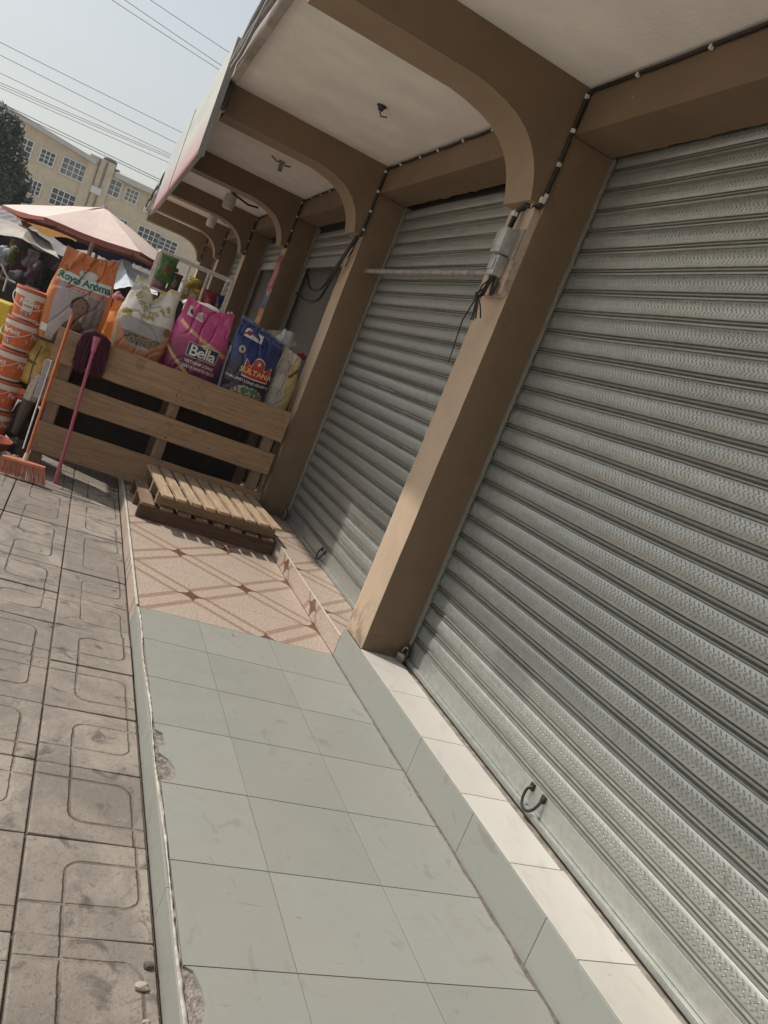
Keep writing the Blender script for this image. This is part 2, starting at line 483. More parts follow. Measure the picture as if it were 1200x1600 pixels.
# adhesive ridges showing where tile corners are missing
for nm, (cy, hx) in {'a': (2.76, .03), 'b': (2.56, .05), 'c': (1.58, .035)}.items():
    mb = MB()
    mb.box(.676, .69 + hx + .02, cy - .10, cy + .09, -.0128, -.0112)
    mb.grid(lambda u, v: (.677 + u * (hx + .03), cy - .095 + v * .18, -.0105 + .005 * abs(NZ.noise((u * 5, v * 14, cy))) + .002 * NZ.noise((u * 20, v * 50, 1))), 16, 40)
    struct('tile_adhesive', mb, plain('tile_adhesive', (.24, .21, .18), .9, 0, .4, 50))

# grit and crumbs swept against the porch edge and into the joints
mb = MB(); rg = random.Random(11)
for k in range(420):
    if k < 150: x, y, z = .655 - abs(rg.gauss(0, .02)), rg.uniform(1.2, 4.5), PZ
    elif k < 330:
        i = rg.choice([-1, 0]); x, y, z = .295 + i * .3985 + rg.gauss(0, .02), rg.uniform(1.3, 5.5), PZ
        if rg.random() < .5: x = rg.uniform(-.2, .64); y = 1.85 + rg.randint(-1, 7) * .3985 + rg.gauss(0, .012)
    else: x, y, z = XR - abs(rg.gauss(0, .02)) - .006, rg.uniform(1.0, 4.0), .0
    s_ = rg.uniform(.0012, .0035) * (1.6 if k % 17 == 0 else 1)
    v_ = [Vector((x, y, z + s_ * .6)) + Vector((rg.uniform(-1, 1), rg.uniform(-1, 1), rg.uniform(-.6, .6))) * s_ for _ in range(4)]
    mb.add(v_, [(0, 1, 2), (0, 2, 3), (0, 3, 1), (1, 3, 2)])
tag(build('grit', mb, plain('grit', (.16, .13, .10), .95, 0, .5, 30)), kind='stuff')
# ================================================================== SHOP BUILDING
PITCH = 3.03; YC = [3.77 + PITCH * k for k in range(-2, 6)]      # near side of every column
XF = 1.825; XS = 2.10
shop = thing('shop_building', 'row of shops with brown arched columns, a cream canopy and roller shutters', 'shop building', (XF, YC[2], 0))
for y in YC:
    base = .176 if y < 4 else .118
    mb = MB(); bm = bmesh.new(); bmesh.ops.create_cube(bm, size=1)
    for q in bm.verts: q.co = Vector((XF + (q.co.x + .5) * (XS + .06 - XF), y + (q.co.y + .5) * .30, base + (q.co.z + .5) * (3.02 - base)))
    bmesh.ops.bevel(bm, geom=bm.edges[:], offset=.007, segments=2, profile=.5, affect='EDGES')
    for s_ in range(1, 36): bmesh.ops.bisect_plane(bm, geom=bm.verts[:] + bm.edges[:] + bm.faces[:], plane_co=(0, 0, base + s_ * .079), plane_no=(0, 0, 1))
    for q in bm.verts:
        sd_ = 1 if q.co.x < XF + .02 else 0
        q.co += Vector((NZ.noise((q.co.z * 2.3, y, sd_ + q.co.y * 3)) * .0045 + NZ.noise((q.co.z * 9, y, q.co.y * 9)) * .0015, NZ.noise((q.co.z * 2.7, y + 5, q.co.x * 2 + sd_)) * .004 * sd_, 0))
    mb.bm(bm)
    # front face: lighter copy of the sides' brown, daylight painted into the colour
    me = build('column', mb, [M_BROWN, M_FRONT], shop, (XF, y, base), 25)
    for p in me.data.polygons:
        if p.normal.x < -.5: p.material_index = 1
# one arch bracket per column carrying the canopy
ARC = [(1.24, 3.022), (1.33, 3.012), (1.42, 2.995), (1.50, 2.970), (1.567, 2.935), (1.62, 2.893), (1.662, 2.845), (1.697, 2.785), (1.722, 2.722), (1.740, 2.655)]
for y in YC:
    out = [(.452, 3.2), (.452, 3.016), (.9, 3.02)] + ARC + [(XF + .001, 2.655), (XF + .001, 3.2), ]
    out[0] = (.452, 3.249); out[-1] = (XF + .001, 3.249)
    mb = MB(); mb.extrude([(a, y + .001, b) for a, b in out], (0, .298, 0))
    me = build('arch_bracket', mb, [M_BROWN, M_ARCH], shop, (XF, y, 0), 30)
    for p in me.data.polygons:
        if abs(p.normal.y) < .5 and (p.normal.x < -.15 or p.normal.z < -.5): p.material_index = 1  # curve and underside get the paler brown, light painted by face direction
# beam over the shutters, jagged rear lower edge
for k in range(len(YC) - 1):
    y0, y1 = YC[k] + .30, YC[k + 1]
    mb = MB(); mb.box(XF - .002, 2.07, y0, y1, 3.02, 3.249)
    n = 60
    ed = [2.072 + .010 * random.random() + (.010 if random.random() < .15 else 0) for _ in range(n + 1)]
    mb.grid(lambda u, v: (2.069 + v * (ed[round(u * n)] - 2.069), y0 + u * (y1 - y0), 3.0205 + .004 * v), n, 1)
    build('lintel_beam', mb, M_BROWN, shop, (XF, y0, 0))
mb = MB(); mb.box(.452, 2.6, YC[0] - 3, YC[-1] + .3, 3.25, 3.252)
build('ceiling', mb, M_CEIL, shop, (XF, YC[2], 0))
mb = MB(); mb.box(.40, 2.6, YC[0] - 3, YC[-1] + .3, 3.253, 3.42)
mb.box(.40, .451, YC[0] - 3, YC[-1] + .3, 3.215, 3.2525, .004)
build('canopy_slab', mb, plain('weathered_concrete', (.36, .32, .28), .85, 0, .25, 4, .003, 40), shop, (XF, YC[2], 3.25))
mb = MB(); mb.box(1.9, 8, YC[0] - 3, YC[-1] + .3, 3.43, 7.2)
build('upper_wall', mb, M_FRONT, shop, (XF, YC[2], 0))
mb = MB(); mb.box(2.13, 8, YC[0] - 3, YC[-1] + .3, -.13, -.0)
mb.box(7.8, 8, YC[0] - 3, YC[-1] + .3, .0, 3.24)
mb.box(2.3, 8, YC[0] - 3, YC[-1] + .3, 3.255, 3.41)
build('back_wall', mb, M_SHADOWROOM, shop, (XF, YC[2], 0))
for k, y in enumerate(YC):
    mb = MB(); mb.box(2.17, 7.79, y + .10, y + .2, .001, 3.249)
    build('party_wall', mb, M_ROOMGREY, shop, (2.17, y + .1, 0))
# roller shutters: real slat profile extruded along each bay
PR = [(0, -.004), (.0015, .004), (.0035, .0095), (.0095, .0105), (.0125, .004), (.0145, .001), (.0165, .004), (.019, .008), (.0235, .009), (.0275, .007), (.030, .001), (.032, -.004)]
FACE = [(.034 + .0715 * q, .004 + .0082 * math.sin(math.pi * q) ** .65) for q in (0.0, .08, .2, .35, .5, .65, .8, .92, 1.0)]
PR = PR + FACE
def shutter(y0, y1, zb, zt, label=None):
    mb = MB(); prof = []
    z = zb + .118
    n0 = 0
    while z < zt:
        jo = random.uniform(-.0018, .0018)
        for (h, o) in PR: prof.append((XS + .014 - o + jo, z + h))
        z += .106
    vs = []; 
    sag = lambda y: 0
    m = 24
    for i in range(m + 1):
        y = y0 + (y1 - y0) * i / m
        for (x, h) in prof: vs.append((x + .007 * NZ.noise((y * 1.1, h * .9, y0)) + .0022 * NZ.noise((y * 2.2, round(h / .106) * 3.3, 5)), y, h + .003 * NZ.noise((y * 1.4, round(h / .106) * 1.7, 9))))
    n = len(prof)
    mb.add(vs, [(i * n + j, (i + 1) * n + j, (i + 1) * n + j + 1, i * n + j + 1) for i in range(m) for j in range(n - 1)])
    s = build('roller_shutter', mb, M_GALV, shop, (XS, y0, zb + .118), 32, fix=False)
    mb = MB()
    mb.box(XS, XS + .012, y0 + .012, y1 - .012, zb + .028, zb + .119, .002)
    mb.box(XS - .020, XS + .013, y0 + .014, y1 - .014, zb + .003, zb + .027, .002)
    build('bottom_bar', mb, M_SHEET, s, (XS, y0, zb))
    return s
def guide(y, side, zb):
    mb = MB()
    a, b = (y, y + .03) if side > 0 else (y - .03, y)
    mb.box(XS - .022, XS - .018, a, b, zb, 3.02); mb.box(XS + .019, XS + .023, a, b, zb, 3.02)
    mb.box(XS - .0178, XS + .0188, a if side > 0 else b - .004, a + .004 if side > 0 else b, zb, 3.02)
    build('shutter_guide', mb, M_SHEET, shop, (XS, y, zb))
OPENZ = {2: None, 3: 2.42, 4: 2.36, 5: None, 6: None}
for k in range(len(YC) - 1):
    y0, y1 = YC[k] + .30, YC[k + 1]; zb = .182 if k < 2 else .124
    bay = k - 0
    if k == 3: shutter(y0 + .008, y1 - .008, 2.52, 2.93)
    elif k == 4: shutter(y0 + .008, y1 - .008, 2.52, 2.93)
    else: shutter(y0 + .008, y1 - .008, zb, 2.99)
    guide(y0 + .001, 1, zb); guide(y1 - .001, -1, zb)
    mb = MB(); mb.tube([(XS + .17, y0 + .01, 3.0), (XS + .17, y1 - .01, 3.0)], .13, 20)
    mb.box(XS + .025, XS + .028, y0, y1, 2.98, 3.24)
    build('shutter_roller', mb, M_DARKMETAL, shop, (XS, y0, 3))
# ================================================================== FIXTURES
from mathutils import noise as NZ
def lerp(a, b, t): return a + (b - a) * t
def text2d(s, size=.1, bold=0.0, spacing=1.0, shear=0):
    cu = bpy.data.curves.new('t', 'FONT'); cu.body = s; cu.size = size; cu.offset = bold; cu.resolution_u = 3
    cu.space_character = spacing; cu.shear = shear; cu.align_x = 'CENTER'; cu.align_y = 'CENTER'
    o = bpy.data.objects.new('t', cu); COL.objects.link(o)
    dg = bpy.context.evaluated_depsgraph_get(); dg.update()
    me = bpy.data.meshes.new_from_object(o.evaluated_get(dg))
    v = [(q.co.x, q.co.y) for q in me.vertices]; f = [tuple(p.vertices) for p in me.polygons]
    bpy.data.objects.remove(o); bpy.data.curves.remove(cu); bpy.data.meshes.remove(me)
    return v, f
def cmat(name, col, rough=.5, metal=0, **k): return plain(name, col, rough, metal, k.get('var', .1), k.get('nscale', 20), k.get('bump', 0), k.get('bscale', 60))

M_PADLOCK = cmat('padlock_metal', (.26, .24, .21), .35, .8)
# pull handles and padlocks on the shutters
def handle(y, zb, lab):
    t = thing('pull_handle', lab, 'shutter handle', (XS - .004, y, zb + .09), 'pull handles at the shutter feet')
    mb = MB(); pts = []
    for k in range(19):
        a = math.pi * (1.0 + k / 18 * 1.0)
        pts.append((XS - .018 - .018 * math.sin(k / 18 * math.pi), y + .050 * math.cos(a), zb + .085 + .062 * math.sin(a)))
    pts = [(XS - .002, y - .040, zb + .10), (XS - .012, y - .046, zb + .097)] + pts + [(XS - .012, y + .046, zb + .097), (XS - .002, y + .040, zb + .10)]
    mb.tube(pts, .0062, 8); build('ring', mb, M_DARKMETAL, t, smooth=40)
    for s in (-1, 1):
        mb = MB(); mb.box(XS - .010, XS - .0005, y + s * .043 - .013, y + s * .043 + .013, zb + .085, zb + .116, .003)
        build('bracket', mb, M_DARKMETAL, t)
    return t
handle(2.36, .182, 'bent dark ring handle on the bottom bar of the nearest shutter')
handle(5.60, .124, 'small ring handle on the bottom bar of the second shutter')
def padlock(x, y, z, lab, ang=.6):
    t = thing('padlock', lab, 'padlock', (x, y, z), 'padlocks beside the shutters')
    mb = MB(); ca, sa = math.cos(ang), math.sin(ang)
    mb.obox((x, y, z + .028), (.030 * ca, .030 * sa, .008), (-.052 * sa, .052 * ca, 0), (-.004, 0, .046), .006)
    build('body', mb, M_PADLOCK, t, smooth=40)
    mb = MB(); pts = []
    for k in range(13):
        a = math.pi * k / 12
        pts.append((x + sa * -.017 * math.cos(a) + .01, y + ca * .017 * math.cos(a), z + .05 + .036 * math.sin(a)))
    mb.tube(pts, .005, 8); build('shackle', mb, M_STEEL, t, smooth=40)
    mb = MB(); mb.box(x + .012, x + .03, y - .018, y + .018, z + .05, z + .085, .003)
    mb.tube([(x + .02, y, z + .06), (x + .028, y + .015, z + .10)], .009, 8); build('hasp', mb, M_DARKMETAL, t)
padlock(2.045, 3.725, .184, 'grey padlock at the foot of the near column beside the nearest shutter')
padlock(2.035, 6.73, .126, 'dark padlock at the foot of the second column behind the pallets', .2)

# broken tile bits lying on the pavement
for k, (u, v, s, lab) in enumerate([(222, 1541, .020, 'pale broken tile chip lying flat by the porch edge'), (233, 1508, .017, 'dark stone chip standing by the porch edge'), (229, 1597, .011, 'tiny rubble crumb at the bottom edge of the pavement')]):
    p = PX(2, PZ + .008, u, v); mb = MB()
    bm = bmesh.new(); bmesh.ops.create_icosphere(bm, subdivisions=2, radius=1)
    for q in bm.verts:
        d = NZ.noise(q.co * 1.7 + Vector((k * 3, 0, 0))); q.co = q.co.normalized() * (1 + .3 * d); q.co = Vector((round(q.co.x * 2.2) / 2.2 * .5 + q.co.x * .5, q.co.y * .62, q.co.z * .45)) * s
    mb.bm(bm, mat=Matrix.Translation(p))
    solo('rubble_chip', mb, cmat('rubble', (.40, .36, .31) if k != 1 else (.12, .10, .085), .9, bump=.003), lab, 'rubble', (p.x, p.y, PZ), smooth=25)

# wooden board with fuse boxes on the near column, loose wires
X0 = XF
def rbox(mb, x0, x1, y0, y1, z0, z1, r, n=5):
    o = []
    for cy, cz, a0 in ((y1 - r, z1 - r, 0), (y0 + r, z1 - r, 90), (y0 + r, z0 + r, 180), (y1 - r, z0 + r, 270)):
        for k in range(n + 1):
            a = R(a0 + 90 * k / n); o.append((x0, cy + r * math.cos(a), cz + r * math.sin(a)))
    mb.extrude(o, (x1 - x0, 0, 0))
mb = MB(); rbox(mb, XF - .042, XF - .001, 3.772, 4.045, 2.175, 2.645, .045)
bd = solo('meter_board', mb, mat_paint('pale_board_paint', (.52, .40, .31)), 'rounded tan wooden board fixed high on the near column under the arch', 'board', (XF, 3.77, 2.175))
fb = thing('fuse_box', 'grey two-part electric fuse box with loose wires on the tan board', 'fuse box', (XF - .042, 3.85, 2.3))
M_BOX = cmat('grey_fuse_box', (.42, .41, .39), .4, .3, var=.2)
mb = MB(); mb.box(XF - .125, XF - .043, 3.815, 3.92, 2.375, 2.505, .008); mb.box(XF - .128, XF - .124, 3.83, 3.905, 2.395, 2.49, .002); build('upper_box', mb, M_BOX, fb, smooth=30)
mb = MB(); mb.box(XF - .105, XF - .043, 3.825, 3.91, 2.262, 2.368, .008); mb.box(XF - .113, XF - .104, 3.84, 3.895, 2.29, 2.35, .003)
build('lower_box', mb, M_BOX, fb, smooth=30)
mb = MB(); mb.box(XF - .052, XF - .0425, 3.775, 3.93, 2.36, 2.52, .003); build('back_plate', mb, cmat('beige_plate', (.30, .27, .24), .5), fb)
mb = MB()
def droop(p, q, sag, n=14, jit=.0):
    p, q = Vector(p), Vector(q); o = []
    for k in range(n + 1):
        t = k / n; r_ = p.lerp(q, t); r_.z -= sag * 4 * t * (1 - t)
        r_ += Vector((random.uniform(-jit, jit), random.uniform(-jit, jit), 0)) * (0 if k in (0, n) else 1); o.append(r_)
    return o
zj = (XF - .105, 3.889, 2.135)
for k in range(8):
    a = (XF - .06 - .035 * random.random(), 3.835 + .012 * (k % 6), 2.266)
    mid = (XF - .09 + random.uniform(-.02, .02), 3.88 + random.uniform(-.02, .05), 2.18 + random.uniform(-.03, .03))
    mb.tube(droop(a, mid, .03 * random.random(), 6) + droop(mid, zj, .02 * random.random(), 6)[1:], .0042, 6)
for k in range(3):
    mb.tube(droop((XF - .07, 3.835 + .01 * k, 2.27), (XF - .06, 3.80 + .01 * k, 2.24), .09, 12), .0035, 6)
for k in range(4):
    e = (XF - .09 + random.uniform(-.03, .03), 3.89 - .035 * (k - 1), 2.02 + .03 * random.random())
    mb.tube(droop(zj, e, -.02, 6), .004, 6)
build('loose_wires', mb, M_BLACK, fb, smooth=60)
mb = MB(); mb.tube([zj, (XF - .105, 3.945, 2.01), (XF - .105, 3.93, 1.92), (XF - .105, 3.916, 1.851), (XF - .105, 3.908, 1.774)], [.004, .004, .0035, .003, .0025], 6)
build('hanging_wire', mb, M_BLACK, fb, smooth=60)
mb = MB(); mb.tube([(XF - .015, 3.78, 2.665), (XF - .03, 3.80, 2.64), (XF - .06, 3.85, 2.645), (XF - .085, 3.875, 2.60), (XF - .09, 3.878, 2.50)], .011, 8)
mb.tube([(XF - .02, 3.79, 2.655), (XF - .03, 3.86, 2.64), (XF - .06, 3.90, 2.62), (XF - .075, 3.89, 2.505)], .009, 8)
build('feed_cable', mb, M_BLACK, fb, smooth=60)
mb = MB(); mb.box(XF - .103, XF - .075, 3.864, 3.893, 2.575, 2.60, .004); mb.box(XF - .05, XF - .03, 3.81, 3.83, 2.635, 2.66, .003)
build('cable_clip', mb, M_CLIP, fb)

# cable run along the ceiling corner and down every arch
cab = thing('wall_cable', 'black cable with white clips running along the ceiling corner and down each arch', 'cable', (XF, 3.7, 3.2))
def clip(p, nrm=(-1, 0, 0), s=1.0):
    mb = MB(); mb.obox(p, (.020 * s, 0, 0), (0, .015 * s, 0), (0, 0, .02 * s), .004); build('clip', mb, M_CLIP, cab)
for k in range(1, len(YC) - 1):
    y0, y1 = YC[k] + .30, YC[k + 1]
    mb = MB(); cl = [y0 + .03 + (y1 - y0 - .06) * (i + random.uniform(-.2, .2)) / 7 for i in range(8)]
    pts = []
    for i in range(len(cl) - 1): pts += droop((XF - .014, cl[i], 3.232), (XF - .014, cl[i + 1], 3.232), .012 * random.random(), 5)[:-1]
    pts.append((XF - .014, cl[-1], 3.232)); pts.append((XF - .016, y1 - .016, 3.222))
    mb.tube(pts, .010, 6); build('horizontal_run', mb, M_BLACK, cab, smooth=60)
    for q in cl[1:-1:(1 if k > 1 else 1)]:
        if k in (1, 2, 3): clip((XF - .016, q, 3.222))
    y = y1; mb = MB()
    pts = [(XF - .016, y - .012, 3.222), (XF - .020, y - .012, 3.05), (XF - .018, y - .011, 2.85), (XF - .024, y - .012, 2.70), (XF - .028, y - .010, 2.64)]
    mb.tube(pts, .012, 8); build('vertical_run', mb, M_BLACK, cab, smooth=60)
    for z in (3.20, 3.03, 2.86, 2.70): clip((XF - .022, y - .016, z), s=1.1)
clip((XF - .030, 3.755, 2.675), s=1.5)
# loose cables hanging from the third bay down to the shop wall
hc = thing('hanging_cables', 'two slack black cables looping from the second arch down to the grey shop wall', 'cable', (XF - .05, 6.8, 2.6))
for (a, b, sg) in [((548, 372), (506, 430), 0), ((560, 372), (463, 458), 0)]: pass
def pline(pts): return [PX(1, yy, u, v) for u, v, yy in pts]
for P_ in ([(556, 371, 6.78), (540, 395, 6.85), (520, 425, 7.1), (505, 448, 7.6), (492, 454, 8.4), (484, 448, 9.2), (480, 430, 9.8)],
           [(560, 371, 6.78), (538, 400, 6.85), (515, 440, 7.1), (500, 465, 7.6), (487, 471, 8.4), (474, 467, 9.2), (463, 458, 9.8)]):
    q = pline(P_); mb = MB(); o = []
    for i in range(len(q) - 1):
        p0, p1, p2, p3 = q[max(i - 1, 0)], q[i], q[i + 1], q[min(i + 2, len(q) - 1)]
        for k in range(5):
            t = k / 5; o.append(.5 * ((2 * p1) + (p2 - p0) * t + (2 * p0 - 5 * p1 + 4 * p2 - p3) * t * t + (3 * p1 - p0 - 3 * p2 + p3) * t ** 3))
    o.append(q[-1]); mb.tube(o, .012, 6); build('cable', mb, M_BLACK, hc, smooth=60)
mb = MB()
for k in range(5):
    mb.tube(droop((XF - .03, 6.80 + .03 * k, 2.65), (XF - .03 + .03 * k, 6.95 + .05 * k, 2.45 - .06 * (k % 2)), .05, 8), .005, 5)
build('loose_ends', mb, M_BLACK, hc, smooth=60)
# pipe end stretched across the second shutter
mb = MB(); mb.tube([(1.96, 6.799, 2.405), (1.99, 6.2, 2.405), (2.02, 4.08, 2.395)], .021, 10)
rod = solo('steel_rod', mb, cmat('pale_rod', (.34, .31, .29), .5, .2, var=.3), 'thin grey steel rod fixed across the second shutter at head height', 'rod', (2.02, 6.8, 2.43), smooth=50)
# ceiling fittings
def fitting(u, v, kind, lab):
    p = PX(2, 3.25, u, v); t = thing('ceiling_lamp', lab, 'lamp holder', (p.x, p.y, 3.25), 'lamp holders under the canopy')
    mb = MB(); mb.lathe([(.0, -.002), (.034, -.002), (.034, -.008), (.022, -.014), (.018, -.032), (.0, -.032)], p, 20)
    build('ceiling_rose', mb, M_DARKMETAL if kind == 0 else M_STEEL, t, smooth=40)
    if kind == 1:
        mb = MB(); mb.tube([p + Vector((0, 0, -.03)), p + Vector((.01, .01, -.10))], .022, 10); build('bulb_socket', mb, M_STEEL, t, smooth=40)
        mb = MB(); mb.tube([p + Vector((-.12, -.05, -.008)), p + Vector((-.05, -.02, -.03)), p], .006, 6); mb.tube([p + Vector((.1, .03, -.008)), p + Vector((.03, 0, -.03))], .006, 6); build('wire', mb, M_BLACK, t)
    if kind == 2:
        mb = MB(); mb.lathe([(.03, -.03), (.075, -.05), (.08, -.06), (.08, -.20), (.07, -.235), (.0, -.245)], p, 24); build('glass_shade', mb, cmat('milky_shade', (.55, .50, .46), .3), t, smooth=40)
        mb = MB(); mb.tube([p + Vector((.02, 0, -.02)), p + Vector((.25, .05, -.06)), p + Vector((.40, .1, -.03))], .014, 6); build('wire', mb, M_BLACK, t)
    if kind == 0:
        mb = MB(); mb.tube([p + Vector((0, 0, -.04)), p + Vector((.02, .01, -.06)), p + Vector((.06, .0, -.05))], .005, 6); build('wire', mb, M_BLACK, t)
fitting(597, 165, 0, 'bare dark ceiling rose between the first two arches')
fitting(441, 252, 1, 'empty lamp socket with wires between the second and third arches')
fitting(364, 300, 2, 'milky jar lamp under the canopy after the third arch')
fitting(335, 334, 2, 'milky jar lamp under the canopy after the fourth arch')
# service cables lying along the canopy edge
mb = MB()
for k, (dx, dz, r_) in enumerate([(0, 0, .018), (-.022, .022, .014), (-.012, -.02, .012)]):
    mb.tube([(.375 + dx + .012 * math.sin(i * .9 + k), -3 + i * .45, 3.275 + dz + .014 * math.sin(i * 1.3 + k * 2)) for i in range(22)], r_, 6)
solo('canopy_cables', mb, cmat('grey_cables', (.26, .26, .26), .5), 'thick bundle of grey service cables along the outer canopy edge', 'cables', (.37, 0, 3.27), smooth=60)

mb = MB(); mb.tube([(.388 + .008 * math.sin(i * 1.9), 12.9 + i * .4, 3.30 + .05 * math.sin(i * 1.1)) for i in range(16)], .022, 6)
solo('canopy_cables', mb, M_BLACK, 'sagging dark cable on the canopy edge beyond the far end of the signboard', 'cable', (.39, 12.9, 3.3), smooth=60)
# signboards on the canopy edge
M_SIGN = vcol('printed_sign_vinyl', .45)
def signcol(u, v):
    n = NZ.noise(Vector((u * 6, v * 5, 0)))
    c = [.56, .56, .50]
    if v < .45: k = (.45 - v) / .45; c = [lerp(c[0], .52, k), lerp(c[1], .25, k), lerp(c[2], .26, k)]
    if abs(v - .62 + .05 * math.sin(u * 9)) < .008 and .1 < u < .8: c = [.50, .48, .40]
    if .15 < u < .55 and .66 < v < .78 and NZ.noise(Vector((u * 60, v * 8, 3))) > .1: c = [.45, .46, .42]
    if u > .62: c = [c[0] * .9, c[1] * .92, c[2] * 1.05]
    if v < .06: c = [.30, .06, .06]
    return tuple(max(0, q + .02 * n) for q in c)
sg = thing('signboard', 'long pale signboard with a pink lower part hung on the canopy edge', 'signboard', (.38, 6.58, 2.62))
mb = MB(); mb.grid(lambda u, v: (.355, 6.60 + u * 6.15, 2.635 + v * (.86 + .10 * u)), 60, 20, colfn=signcol); build('sign_face', mb, M_SIGN, sg, fix=False)
mb = MB(); mb.box(.356, .392, 6.60, 12.75, 2.63, 2.65); mb.box(.352, .40, 6.575, 6.599, 2.62, 3.50)
mb.box(.356, .392, 12.752, 12.78, 2.62, 3.6); mb.box(.35, .356, 9.58, 9.61, 2.63, 3.55)
build('sign_frame', mb, cmat('sign_frame_metal', (.25, .24, .22), .5, .4), sg)
mb = MB(); mb.extrude([(.357, 6.60, 2.65), (.357, 12.75, 2.65), (.357, 12.75, 3.60), (.357, 6.60, 3.50)], (.02, 0, 0)); build('sign_back', mb, cmat('sign_back_sheet', (.20, .08, .075), .6), sg)
mb = MB(); 
for s, sz, y, z in [('SHOP SUPPLIES', .30, 8.6, 3.20), ('RICE  OIL  SUGAR', .20, 8.6, 2.95)]: pass
# three slim brackets past the sign and the small grey box at its near corner
mb = MB()
for y in (13.2, 14.4, 15.9): mb.box(.385, .41, y, y + .025, 2.75, 3.45)
for y in (13.2, 14.4): pass
solo('sign_brackets', mb, cmat('white_bracket', (.6, .58, .55), .5), 'row of slim white upright brackets on the canopy edge beyond the sign', 'bracket', (.4, 13.2, 2.75))
mb = MB(); mb.box(.372, .445, 6.62, 6.79, 3.03, 3.21, .01)
solo('junction_box', mb, M_DARKMETAL, 'small dark junction box at the outer end of the second arch', 'junction box', (.4, 6.7, 3.03))
mb = MB(); mb.box(.428, .449, 6.775, 6.799, 3.02, 3.24, .003)
solo('edge_strip', mb, M_CLIP, 'thin white strip on the outer end of the second arch', 'strip', (.44, 6.79, 3.02))

# poster strip on the third column
mb = MB()
def pcol(u, v):
    e = abs(u - .5) * 2
    if v > .97: return (.35, .30, .28)
    if v > .56:
        if v < .62 and e > (v - .56) / .06: return (.03, .035, .10)
        if v < .64 and e > (v - .56) / .06 - .35: return (.55, .5, .46)
        if .66 < v < .9 and (int(v * 90) + int(u * 5)) % 2 == 0 and .2 < u < .85: return (.45, .28, .26)
        return (.36, .035, .035)
    if v > .44: return (.03, .04, .16)
    if v > .2: return (.52, .14, .04) if e < .6 + .2 * math.sin(v * 90) else (.45, .32, .12)
    if v > .15: return (.06, .04, .20)
    return (.45, .22, .14) if NZ.noise(Vector((u * 4, v * 40, 2))) > 0 else (.08, .05, .22)
mb.grid(lambda u, v: (XF - .006 - .004 * math.sin(v * 30), 9.835 + (1 - u) * .285, 1.35 + v * 1.25), 12, 80, colfn=pcol)
mb2 = MB(); 
solo('poster_strip', mb, M_SIGN, 'tall narrow red, blue and orange poster strip on the third column', 'poster', (XF, 9.83, 1.35))
# ================================================================== GOODS
def wood(name, a, b, axis=1, rough=.75):
    m = Mat(name, rough)
    st = {0: (.06, 1, 1), 1: (1, .06, 1), 2: (1, 1, .06)}[axis]
    g_ = m.noise(42, 6, .6, st, .4); k = m.noise(3, 4); isl = m.island()
    c = m.mix(g_.step(.3, .7), a, b); c = m.mix(isl * .35, c, tuple(q * .6 for q in a))
    c = m.mix(m.noise(7, 5, .6, tuple(.35 if q < 1 else 1 for q in st), 1).step(.55, .75) * .55, c, tuple(q * .5 for q in a))
    c = m.mix(m.noise(26, 2, .4).step(.73, .77) * .85, c, (.03, .02, .015)); c = m.mix(m.noise(5, 6, .75, None, 1.5, 4).step(.54, .68) * .5, c, (.11, .085, .065))
    m.color(c); m.bump(g_, .002); return m.m
W_X = wood('plank_wood', (.31, .19, .105), (.46, .30, .18), 0); W_Z = wood('upright_wood', (.24, .155, .10), (.34, .235, .16), 2)
W_Y = wood('new_slat_wood', (.40, .28, .175), (.60, .45, .30), 1); W_OLD = wood('old_red_wood', (.085, .042, .028), (.15, .085, .055), 0); W_OLDY = wood('old_slat_wood', (.20, .13, .085), (.33, .23, .155), 1)
def board(mb, x0, x1, y0, y1, z0, z1, ax=0, wav=.004, n=10):
    """a plank with slightly uneven edges"""
    bm = bmesh.new(); bmesh.ops.create_cube(bm, size=1)
    ed = [e for e in bm.edges if abs((e.verts[0].co - e.verts[1].co)[ax]) > .5]
    bmesh.ops.subdivide_edges(bm, edges=ed, cuts=n, use_grid_fill=True)
    s = random.random() * 50
    for q in bm.verts:
        p = Vector(((x0 + x1) / 2 + q.co.x * (x1 - x0), (y0 + y1) / 2 + q.co.y * (y1 - y0), (z0 + z1) / 2 + q.co.z * (z1 - z0)))
        t = p[ax] * 3 + s
        d = Vector((NZ.noise((t, 0, 1)), NZ.noise((t, 5, 1)), NZ.noise((t, 9, q.co.z)))) * wav; d[ax] = 0
        q.co = p + d
    mb.bm(bm)
# ---- wooden counter made of pallet planks
ct = thing('plank_counter', 'waist-high counter of three wide rough planks carrying the rice sacks', 'counter', (.8, 6.75, 0))
YB = 6.75
for (xa, xb, za, zb_, lean) in [(-.165, 1.786, .775, 1.043, 0), (-.13, 1.775, .462, .652, 0), (-.10, 1.79, .050, .292, 0)]:
    mb = MB(); board(mb, xa, xb, YB, YB + .024, za, zb_, 0, .006, 30)
    for ux in (-.05, .83, .86, 1.67, 1.71):
        for uz in (.25, .75):
            k_ = len(mb.f); mb.lathe([(.0, -.001), (.0042, -.001), (.0042, .003)], (ux + random.uniform(-.01, .01), YB - .004, lerp(za, zb_, uz) + random.uniform(-.01, .01)), 8, mi=1, axis=(0, -1, 0))
    build('plank', mb, [W_X, M_DARKMETAL], ct)
for x, w_, y in [(-.08, .09, 6.785), (.80, .085, 6.785), (1.64, .09, 6.785), (-.06, .08, 7.42), (.82, .08, 7.42), (1.66, .08, 7.42)]:
    mb = MB(); mb.box(x, x + w_, y, y + .07, -.10 if x < .6 else .003, .95, .003); build('upright', mb, W_Z, ct)
mb = MB()
for k in range(6): board(mb, -.14, 1.75, 6.78 + .122 * k, 6.78 + .122 * k + .105, .952, .975, 0, .003, 8)
build('deck', mb, W_X, ct)
